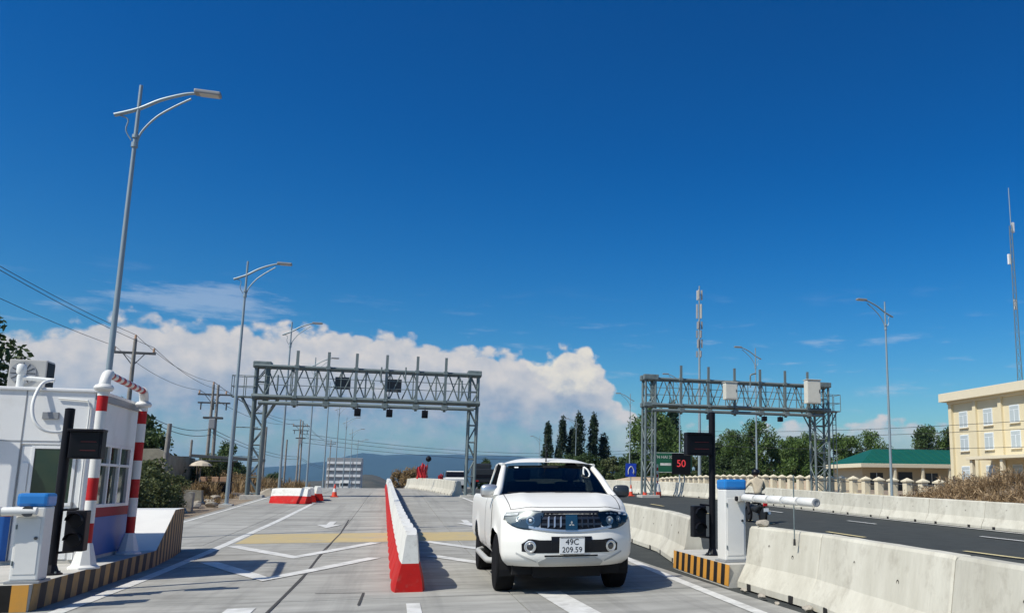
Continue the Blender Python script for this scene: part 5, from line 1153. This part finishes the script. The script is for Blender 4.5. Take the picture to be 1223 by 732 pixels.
rf = MB(); e = (x0-.6, x1+.5, yA-.9, yB+.5); rf.add([(e[0], e[2], 3.86), (e[1], e[2], 3.86), (e[1], e[3], 3.86), (e[0], e[3], 3.86), (x0+3.2, 79, 5.55), (x1-3, 79, 5.55)], [(0, 1, 5, 4), (1, 2, 5), (2, 3, 4, 5), (3, 0, 4), (0, 3, 2, 1)]); rfo = rf.build('roof', 'roof_green', gb)
for k in range(22):
    xx = x0+k*.98; yt = 79 if x0+3.2 <= xx <= x1-3 else (yA-.9)+(79-yA+.9)*min((xx-e[0])/(x0+3.2-e[0]), (e[1]-xx)/(e[1]-x1+3)); 
    if yt > yA: bar(rfo, 'roof_rib', (xx, yA-.9, 3.88), (xx, yt, 3.88+(yt-yA+.9)/(79-yA+.9)*1.69), .035, 'roof_green')
for k in range(6):
    xx = x0+.9+k*3.3; m = 'dark_opening'
    if k in (1, 3): MB().bbox((xx, yA-.03, zb), (xx+1.7, yA+.05, zb+2.2), .01).build('door', m, gb)
    else:
        wv = MB().bbox((xx, yA-.03, zb+.9), (xx+1.5, yA+.05, zb+2.1), .01).build('window', m, gb); MB().bbox((xx+.72, yA-.05, zb+.9), (xx+.78, yA-.02, zb+2.1), .004).build('mullion', 'window_white', wv)
    MB().bbox((xx+2.1, yA-1.2, zb), (xx+2.35, yA-.95, 3.45), .01).build('porch_column', 'wall_cream_trim', gb)
# gatepost fence
fe = thing('boundary_fence', 'cream fence of capped posts with low wall behind the outer barriers', 'fence', (28.0, 0, 0)); POST = MB().bbox((-.2, -.2, 0), (.2, .2, 1.18), .015).mesh('post', 'wall_cream_trim')
cp = MB(); cp.box((-.27, -.27, 1.18), (.27, .27, 1.26)); cp.add([(-.25, -.25, 1.26), (.25, -.25, 1.26), (.25, .25, 1.26), (-.25, .25, 1.26), (0, 0, 1.42)], [(0, 1, 4), (1, 2, 4), (2, 3, 4), (3, 0, 4)]); CAP = cp.mesh('cap', 'wall_cream_trim')
for k in range(34):
    y = 39.0+1.5*k; po = link('post', POST, fe, (0, y, Z(y)-.05)); link('cap', CAP, po)
    if k < 33:
        MB().box((-.08, y+.2, Z(y)-.1), (.08, y+1.3, Z(y)+.32)).build('low_wall', 'wall_cream', fe)
        bar(fe, 'rail', (0, y+.2, Z(y)+.98), (0, y+1.3, Z(y+1.5)+.98), .025, 'dark_iron')

# ------------------------------------------------------------------ towers
tw = thing('cell_tower', 'slender steel mobile mast with stacked white antennas beyond the right gantry', 'mast', (36.5, 100, Z(100)-.3))
MB().tube([(0, 0, 0), (0, 0, 14), (0, 0, 26.6)], [.22, .15, .08], 10).build('pole', 'galv_pole', tw, smooth=60)
for i, (z, q) in enumerate(((25.4, 1.3), (23.2, 1.9), (21.4, 1.0), (20.2, 1.0), (19.0, 1.1), (17.6, .8))):
    for k in range(3):
        a = k*2.1+i; o = MB().bbox((-.11, -.07, 0), (.11, .07, q), .03).build('antenna', 'ac_grey' if i < 2 else 'lamp_grey', tw, loc=(.32*math.cos(a), .32*math.sin(a), z-q*.5), rot=(0, 0, a)); bar(tw, 'antenna_arm', (0, 0, z), (.3*math.cos(a), .3*math.sin(a), z), .03, 'galv')
lt = thing('lattice_tower', 'tall thin lattice radio mast rising behind the yellow building', 'mast', (87.5, 101, 0)); hh = 47
def tri(z): r_ = .55-.38*z/hh; return [Vector((r_*math.cos(a), r_*math.sin(a), z)) for a in (0.3, 2.4, 4.5)]
for k in range(3): bar(lt, 'tower_leg', tri(0)[k], tri(hh-6)[k], .06, 'galv')
for i in range(34):
    z0_, z1_ = i*1.2, (i+1)*1.2; A, B = tri(z0_), tri(z1_)
    for k in range(3): bar(lt, 'lattice_bar', A[k], B[(k+1) % 3], .028, 'galv')
    bar(lt, 'lattice_tie', A[0], A[1], .02, 'galv')
bar(lt, 'whip_antenna', (0, 0, hh-6), (0, 0, hh), .07, 'galv_pole'); 
for z, a in ((hh-7, .4), (hh-12, 2), (hh-19, 1)): MB().bbox((-.2, -.15, 0), (.2, .15, 1.6), .04).build('antenna', 'white_band', lt, loc=(.6*math.cos(a), .6*math.sin(a), z)); 
# ------------------------------------------------------------------ utility poles and wires
def utility_pole(x, y, top, label, twin=False, group=None):
    t = thing('utility_pole', label, 'utility pole', (x, y, Z(y)-.3), 0, group); h = top-Z(y)+.3
    MB().tube([(0, 0, 0), (0, 0, h)], [.15, .09], 10).build('pole', 'wood_pole', t, smooth=60)
    if twin:
        MB().tube([(.42, 0, 0), (.34, 0, h)], [.15, .09], 10).build('pole', 'wood_pole', t, smooth=60)
        MB().bbox((-.5, -.3, h-2.7), (.85, .3, h-2.55), .02).build('platform', 'dark_iron', t)
        for k in range(3):
            f_ = MB().lathe([(.05, 0), (.05, .5), (.09, .52), (.09, .58)], 8, 'z', (-.75+.9*k, -.1, h-2.0)).build('fuse_holder', 'dark_iron', t)
        MB().bbox((-.05, -.35, h-3.5), (.40, .1, h-2.7), .05).build('transformer', 'lamp_grey', t)
        MB().bbox((-1.0, -.07, h-1.5), (1.3, .07, h-1.38), .01).build('crossarm', 'dark_iron', t)
    MB().bbox((-1.05, -.07, h-.85), (1.05 if not twin else 1.35, .07, h-.72), .01).build('crossarm', 'dark_iron', t)
    for s in (-1, 1): bar(t, 'arm_brace', (0, 0, h-1.5), (s*.55, 0, h-.8), .025, 'dark_iron')
    for xx in (-.95, .0, .95): MB().lathe([(.05, 0), (.07, .06), (.05, .1), (.07, .16), (.03, .24)], 8, 'z', (xx, 0, h-.72 if xx else h)).build('insulator', 'clay', t, smooth=40)
    return t
PX = -14.0
UP = [(PX, 16.0, 9.6), (PX, 52.5, 9.35), (PX, 74.0, 9.25), (PX, 139.0, 11.1), (PX, 205, 11.5)]
utility_pole(*UP[0], 'concrete utility pole beside the toll booth, out past its far end'); utility_pole(*UP[1], 'utility pole with one crossarm rising behind the striped frame'); utility_pole(*UP[2], 'twin utility pole carrying a transformer platform', True)
utility_pole(*UP[3], 'distant utility pole seen under the left gantry beam', True); utility_pole(*UP[4], 'farthest utility pole beyond the crest')
def wire(a, b, sag, label, r=.012, group='power lines on the left poles'):
    a = Vector(a); b = Vector(b); pts = [a.lerp(b, t)-Vector((0, 0, sag*4*t*(1-t))) for t in np.linspace(0, 1, 16)]
    return MB().tube(pts, r, 5).build('power_line', 'wire', None, label=label, cat='cable', group=group)
for i in range(4):
    for dx, dz in ((-.95, -.45), (0, .22), (.95, -.45)): wire((UP[i][0]+dx, UP[i][1], UP[i][2]+dz), (UP[i+1][0]+dx, UP[i+1][1], UP[i+1][2]+dz), .5 if i < 2 else 1.0, 'thin dark power line strung between the left utility poles', .013 if i < 2 else .02)
for dx, z in ((-.1, 5.9), (.15, 5.5)):
    for i in range(4): wire((UP[i][0]+dx, UP[i][1], z), (UP[i+1][0]+dx, UP[i+1][1], z-.2), .6, 'low thick telephone cable between the left utility poles', .022, 'telephone cables on the left poles')
for z in (8.2, 7.6, 6.9): wire((-14, 139, z+1), (60, 190, z+2.5), 2.2, 'faint cable crossing high over the road beyond the gantries', .03, 'cables crossing the road')
for x_, y_, h_ in ((36, 62, 6.0), (45.5, 33.5, 5.2)): pass
for k, z in enumerate((5.5, 5.1, 4.2)): wire((27.2, 78, z+1.4), (31, 22, z-.9), .5, 'thin cable running along the boundary fence past the yellow building', .014, 'cables along the fence')
MB().tube([(-10.6, 46.5, Z(46)-.3), (-10.55, 46.5, 4.35)], [.14, .10], 8).build('concrete_post', 'wood_pole', None, smooth=60, label='plain concrete post in front of the ruined wall', cat='post')
for x, y, h in ((-12.5, 61, 3.2), (-9.4, 70, 4.6), (-9.6, 85, 4.4)): MB().tube([(x, y, Z(y)-.3), (x, y, Z(y)+h)], [.09, .07], 8).build('thin_post', 'wood_pole', None, smooth=60, label='thin plain post standing in the dry grass under the power lines', cat='post', group='thin posts in the dry grass')
# ------------------------------------------------------------------ left verge: ruin, parasol, rubble
ru = thing('ruined_house', 'roofless grey ruined house wall with dark doorway on the left verge', 'ruin', (-13.2, 48.0, Z(48)-.2))
MB().add([(-3.5, 0, 0), (0.1, 0, 0), (.1, 0, 1.5), (1.0, 0, 1.5), (1.0, 0, 0), (2.4, 0, 0), (2.4, 0, 2.35), (1.9, 0, 2.6), (.2, 0, 2.55), (-1.2, 0, 2.9), (-3.5, 0, 2.7)]+[(a, .25, b) for a, b in ((-3.5, 0), (.1, 0), (.1, 1.5), (1.0, 1.5), (1.0, 0), (2.4, 0), (2.4, 2.35), (1.9, 2.6), (.2, 2.55), (-1.2, 2.9), (-3.5, 2.7))],
    [tuple(range(11)), tuple(range(21, 10, -1))]+[(i, i+11, (i+1) % 11+11, (i+1) % 11) for i in range(11)]).build('front_wall', 'ruin_wall', ru)
MB().box((2.15, .26, 0), (2.4, 6, 2.3)).build('side_wall', 'ruin_wall', ru); MB().box((-3.5, 5.8, 0), (2.1, 6, 2.4)).build('back_wall', 'ruin_wall', ru); MB().box((.1, .6, 0), (1.0, .7, 1.6)).build('doorway', 'dark_opening', ru)
MB().bbox((2.5, 3.5, 2.45), (6.2, 3.7, 2.62), .02).build('beam', 'dark_iron', ru, rot=(0, .06, 0))
pa = thing('parasol', 'faded cream parasol over a roadside stall on the left verge', 'parasol', (-9.75, 50.2, Z(50)))
bar(pa, 'pole', (0, 0, -.2), (0, 0, 1.95), .03, 'wood_pole'); MB().lathe([(.55, 1.55), (.45, 1.68), (.25, 1.78), (.06, 1.84)], 10).build('canopy', 'parasol_cloth', pa, smooth=20)
sl_ = thing('roadside_stall', 'dark wooden roadside stall under the faded parasol', 'stall', (-9.3, 51.5, Z(51)-.1)); MB().box((-.9, -.4, .75), (.9, .4, .82)).build('counter', 'bark', sl_)
for a in (-.8, .8):
    for b in (-.33, .33): bar(sl_, 'leg', (a, b, -.1), (a, b, 1.9), .04, 'bark')
MB().bbox((-1.0, -.5, 1.9), (1.0, .6, 1.96), .01).build('roof', 'dark_iron', sl_); MB().bbox((-.85, -.1, 0), (.85, .35, .75), .01).build('back_panel', 'interior', sl_)
for a in (-.5, .1, .5): MB().bbox((a-.16, -.3, .82), (a+.16, .1, 1.08), .02).build('crate', 'clay', sl_)
MB().prism([(-.75, 0), (.75, 0), (.7, .62), (-.55, .66)], -.45, .45).build('concrete_block', 'ruin_wall', None, loc=(-8.75, 42.2, Z(42)-.08), rot=(0, 0, .1), label='square grey concrete block on the verge in front of the parasol', cat='block')
MB().prism([(-.8, 0), (.7, 0), (.72, .7), (.55, .72)], -.35, .35).build('concrete_wedge', 'rock', None, loc=(-8.1, 37.2, Z(37)-.06), rot=(0, 0, .1), label='wedge shaped concrete lump on the verge by the shrubs', cat='block')
RK = [rock_mesh(40+i, (.32, .26, .18)) for i in range(4)]
for i in range(26):
    x = random.uniform(-10.5, -6.75); y = random.uniform(30, 62); s_ = random.uniform(.35, 1.25); o = link('stone', RK[i % 4], None, (x, y, hg(x, y)+.03), (0, 0, i), 'pale stone lying in the dry grass along the road edge', 'stone', 'stones along the left road edge'); o.scale = (s_,)*3
for i, (x, y, s_) in enumerate(((-5.7, 49.5, 1.6), (-6.4, 51.2, 2.2), (-5.6, 52.3, 1.3))): o = link('stone', RK[i], None, (x, y, Z(y)+.05), (0, 0, i), 'large tan rock piled behind the sideways painted block', 'stone', 'rocks piled by the painted blocks'); o.scale = (s_,)*3
# ------------------------------------------------------------------ signs and far traffic
sg = thing('lane_sign', 'green road sign board with a red lit number screen beyond the right gantry leg', 'road sign', (17.0, 58.5, Z(58)-.1)); zs = 2.42
MB().bbox((-.0+.75, -.05, zs-Z(58)), (3.0+.75, .05, zs+1.48-Z(58)), .02).build('green_board', 'sign_green', sg, loc=(0, 0, .1))
sc_ = MB().bbox((2.18, -.12, zs-Z(58)-.12), (3.62, -.052, zs+1.42-Z(58)), .02).build('number_screen', 'led_face', sg, loc=(0, 0, .1))
link('lit_number', text_mesh('50', .72, 'led_red', .004), sc_, (2.88, -.126, zs-Z(58)+.66), (math.pi/2, 0, 0))
link('sign_text', text_mesh('LỚN HAI 20', .30, 'paint_white', .003), sg, (1.46, -.056, zs-Z(58)+1.22), (math.pi/2, 0, 0))
for a, b in ((1.25, .42),): MB().bbox((1.3, -.058, zs-Z(58)+.62), (2.14, -.05, zs-Z(58)+.80), .003).build('white_bar', 'paint_white', sg)
for lo, hi in (((.80, -.058, zs-Z(58)+.13), (3.70, -.0512, zs-Z(58)+.16)), ((.80, -.058, zs-Z(58)+1.52), (3.70, -.0512, zs-Z(58)+1.55))): MB().box(lo, hi).build('border_line', 'paint_white', sg)
for xx in (1.2, 3.2): bar(sg, 'sign_leg', (xx, .1, -.1), (xx, .1, zs-Z(58)+1.3), .05, 'galv_pole')
bs = thing('blue_sign', 'blue square sign with white lane arrow beside the right gantry leg', 'road sign', (14.6, 53.0, Z(53)-.05))
bar(bs, 'sign_pole', (0, 0, 0), (0, 0, 1.25), .03, 'galv_pole'); MB().bbox((-.36, -.03, 1.2), (.36, .0, 2.05), .02).build('panel', 'sign_blue', bs)
MB().tube(smooth_path([(-.17, -.036, 1.36), (-.17, -.036, 1.65), (0, -.036, 1.86), (.17, -.036, 1.65), (.17, -.036, 1.45)], 4), .032, 6).build('arrow', 'paint_white', bs)
MB().tube([(.17, -.036, 1.5), (.17, -.036, 1.36)], [.09, .01], 6).build('arrow_head', 'paint_white', bs)
cone(14.3, 48.7, 'leaning orange and white cone left of the right gantry leg', .8); cone(13.85, 50.2, 'small orange cone under the blue lane sign', .7)
dl = thing('delineator_post', 'red and white banded delineator post in an orange and white base by the right gantry', 'delineator', (15.35, 49.6, Z(49.6)))
MB().lathe([(.26, 0), (.24, .28)], 14).build('base', 'cone_orange', dl, smooth=40); MB().lathe([(.24, .28), (.15, .75), (.05, .80)], 14).build('base', 'white_paint', dl, smooth=40)
for k in range(6): MB().tube([(0, 0, .75+k*.2), (0, 0, .95+k*.2)], .045, 10).build('band', ('red_paint', 'white_paint')[k % 2], dl, smooth=50)
cone(4.9, 46.2, 'orange and white cone at the barrier end behind the pickup mirror', .7)
# red warning flags on a tripod at the crest, small ones further on
def warn(x, y, s_, label):
    t = thing('warning_frame', label, 'warning frame', (x, y, Z(y)+(.8 if s_ > .8 else .6)))
    for k, (a, b) in enumerate(((-.26, .95), (.02, 1.15), (.27, 1.0), (.12, .6))):
        n = 6; v = []
        for j in range(n+1):
            for i in range(n+1):
                p, q = i/n-.5, j/n; v.append((s_*(a+p*.36*(1-.35*q)+.05*math.sin(q*7+k)), .06*k+.05*s_*math.sin(p*9+q*5+k*2), s_*(.05+q*b+.07*math.sin(p*6+k*3))))
        m2 = (n+1)**2; f = [(j*(n+1)+i, j*(n+1)+i+1, (j+1)*(n+1)+i+1, (j+1)*(n+1)+i) for j in range(n) for i in range(n)]
        v2 = [(x, y+.015, z) for x, y, z in v]; MB().add(v+v2, f+[tuple(i+m2 for i in q[::-1]) for q in f], None).build('red_flag', 'flag_red', t, smooth=True, fix=False)
    bar(t, 'staff', (.3*s_, .1, -.6), (.42*s_, .1, 1.45*s_), .025, 'dark_iron')
    return t
w_ = warn(2.0, 66.5, .95, 'red warning flags tied to a frame with a black beacon at the barrier row end'); 
bm = bmesh.new(); bmesh.ops.create_icosphere(bm, subdivisions=2, radius=.22); me = bpy.data.meshes.new('beacon'); bm.to_mesh(me); bm.free(); me.materials.append(MATS['black_metal']); link('beacon', me, w_, (.42, .1, 1.5))
warn(3.6, 71, .5, 'small red flags poking up behind the barriers past the first flags')
tk = thing('dark_truck', 'dark lorry seen from behind beyond the left gantry leg', 'lorry', (7.9, 78, Z(78)+.0))
MB().bbox((-.95, 0, .55), (.95, 4.5, 1.75), .06).build('cargo_box', 'truck_dark', tk); MB().bbox((-.9, -.04, .95), (.9, .0, 1.25), .01).build('tailgate', 'black_metal', tk); MB().bbox((-.85, 3.8, 1.2), (.85, 5.6, 2.35), .15).build('cab', 'truck_dark', tk)
for s in (-1, 1):
    MB().bbox((s*.75-.12, -.05, .62), (s*.75+.12, -.02, .74), .01).build('tail_light', 'red_paint', tk)
    for yy in (.9, 4.6): MB().lathe([(.3, -.12), (.42, -.1), (.42, .1), (.3, .12)], 18, 'x', (s*.82, yy, .42)).build('wheel', 'tyre', tk, smooth=40)
wc = thing('white_car', 'white car whose roof shows over the barriers beside the left gantry leg', 'car', (5.0, 76.0, Z(76)+.0))
MB().prism([(-2.1, .3), (2.1, .3), (2.15, .75), (1.6, .92), (-1.7, .95), (-2.15, .8)], -.85, .85, 'x').build('body', 'car_paint', wc, smooth=35)
MB().prism([(-1.6, .94), (1.0, .92), (.4, 1.42), (-1.1, 1.44)], -.72, .72, 'x').build('cabin_glass', 'led_face', wc); MB().prism([(-1.12, 1.43), (.42, 1.42), (.3, 1.47), (-1.0, 1.49)], -.70, .70, 'x').build('roof', 'car_paint', wc)
for s in (-1, 1):
    for yy in (-1.35, 1.35): MB().lathe([(.2, -.1), (.32, -.09), (.32, .09), (.2, .1)], 18, 'x', (s*.78, yy, .31)).build('wheel', 'tyre', wc, smooth=40)
fb = thing('apartment_block', 'far grey apartment block with white balcony bands beyond the crest', 'building', (-15.6, 220, -1.6)); MB().box((0, 0, 0), (8.0, 8, 9.7)).build('wall', 'grey_building', fb)
for k in range(5):
    for j in range(4): MB().box((j*2.0+.08, -.35, 2.0+k*1.55), (j*2.0+1.75, -.02, 2.55+k*1.55)).build('balcony', 'white_band', fb)
    MB().box((.1, -.04, 2.6+k*1.55), (7.9, .02, 3.45+k*1.55)).build('window_strip', 'lamp_grey', fb)
wt = thing('white_lorry', 'small white lorry waiting far off below the apartment block', 'lorry', (-9.0, 175, Z(175)+1.0)); MB().bbox((-.9, 0, .6), (.9, 4, 2.1), .05).build('cargo_box', 'white_paint', wt); MB().bbox((-.8, -1.2, .4), (.8, -.05, 1.7), .1).build('cab', 'white_paint', wt); MB().bbox((-.7, -1.23, 1.0), (.7, -1.15, 1.55), .02).build('windscreen', 'dark_opening', wt)
for s in (-1, 1):
    for yy in (-.6, 2.8): MB().lathe([(.25, -.1), (.38, -.09), (.38, .09), (.25, .1)], 16, 'x', (s*.8, yy, .38)).build('wheel', 'tyre', wt)
SH2 = broad_tree(1.7, 1.25, 33, 'dry_grass', 30, 110, .08, .02, 1.1)
for i, (x, y) in enumerate(((.8, 82), (1.6, 85), (-.2, 90))): plant('dry_shrub', SH2, 'dry tan shrub on the crest beside the median end', 'shrub', (x+.6, y, Z(y)-.15), i, (.9, .9, 1.1), 'dry shrubs on the crest')
for i in range(16):
    x = random.uniform(-12.5, -8.2); y = random.uniform(38, 66); plant('dry_shrub', SH2, 'dry tan scrub bush on the left verge between the booth and the gantry', 'shrub', (x, y, Z(y)-.15), i*1.9, (random.uniform(.35, .75),)*3, 'dry scrub bushes on the left verge')
for x, y, h in ((-24, 150, 5), (-20, 160, 4), (-28, 170, 6), (-32, 175, 4.5), (-36, 190, 6)): tr_(3, x, y, h, 'low dark tree beyond the crest under the left gantry', 'trees beyond the crest', 1.2, x)
# ------------------------------------------------------------------ hills and haze
def ridge(name, m, x0, x1, y0, y1, nx_, ny_, hf):
    v = []
    for j in range(ny_+1):
        for i in range(nx_+1):
            x = x0+(x1-x0)*i/nx_; t = j/ny_; v.append((x, y0+(y1-y0)*t, -6+hf(x, t)))
    return MB().add(v, [(j*(nx_+1)+i, j*(nx_+1)+i+1, (j+1)*(nx_+1)+i+1, (j+1)*(nx_+1)+i) for j in range(ny_) for i in range(nx_)]).build(name, m, None, smooth=True, kind='structure')
def fbm(x, s=0):
    return sum(math.sin(x*f+ph+s)*a for f, ph, a in ((.0011, 0, 1), (.0029, 1.3, .45), (.0067, 2.1, .22), (.015, .4, .12), (.033, 3.3, .06), (.07, 1.1, .03)))
def mh(x, t):
    b = np.interp(x, [-9000, -2600, -880, -420, -225, -60, 150, 420, 716, 1500, 2600, 9000], [60, 110, 132, 178, 236, 214, 224, 214, 206, 150, 90, 60])
    return max(0, math.sin(math.pi*min(1, t*1.02)))**.8*(b+14*fbm(x*2.2)+10*math.sin(t*9+x*.006)*math.sin(t*5))
ridge('mountains', 'mountain', -9000, 9000, 5000, 7400, 260, 16, mh)
def mh2(x, t):
    b = np.interp(x, [-900, -300, -120, -70, -40, -22, -6, 6, 20], [6, 8, 11, 15, 19, 20, 12, 5, 0]); return max(0, math.sin(math.pi*t))**.8*(b+2.2*fbm(x*14)*min(1, b/8)+1.2*math.sin(x*.31+t*9)*math.sin(x*.17-t*13)*min(1, b/8))
ridge('hill', 'far_hill', -900, 24, 820, 1120, 120, 10, mh2)
hz = MB().box((-12000, -600, -8), (12000, 8200, 275)).build('haze', 'dirt', None, kind='stuff'); hz.data.materials.clear()
hm = bpy.data.materials.new('haze_air'); hm.use_nodes = True; t = hm.node_tree; t.nodes.clear(); pv_ = t.nodes.new('ShaderNodeVolumePrincipled'); ou = t.nodes.new('ShaderNodeOutputMaterial'); t.links.new(pv_.outputs[0], ou.inputs['Volume'])
pv_.inputs['Color'].default_value = (.30, .62, 1.0, 1); pv_.inputs['Density'].default_value = 7.5e-5; pv_.inputs['Anisotropy'].default_value = 0.1
hz.data.materials.append(hm); hz['label'] = 'thin blue haze over the whole place'; hz['category'] = 'haze'
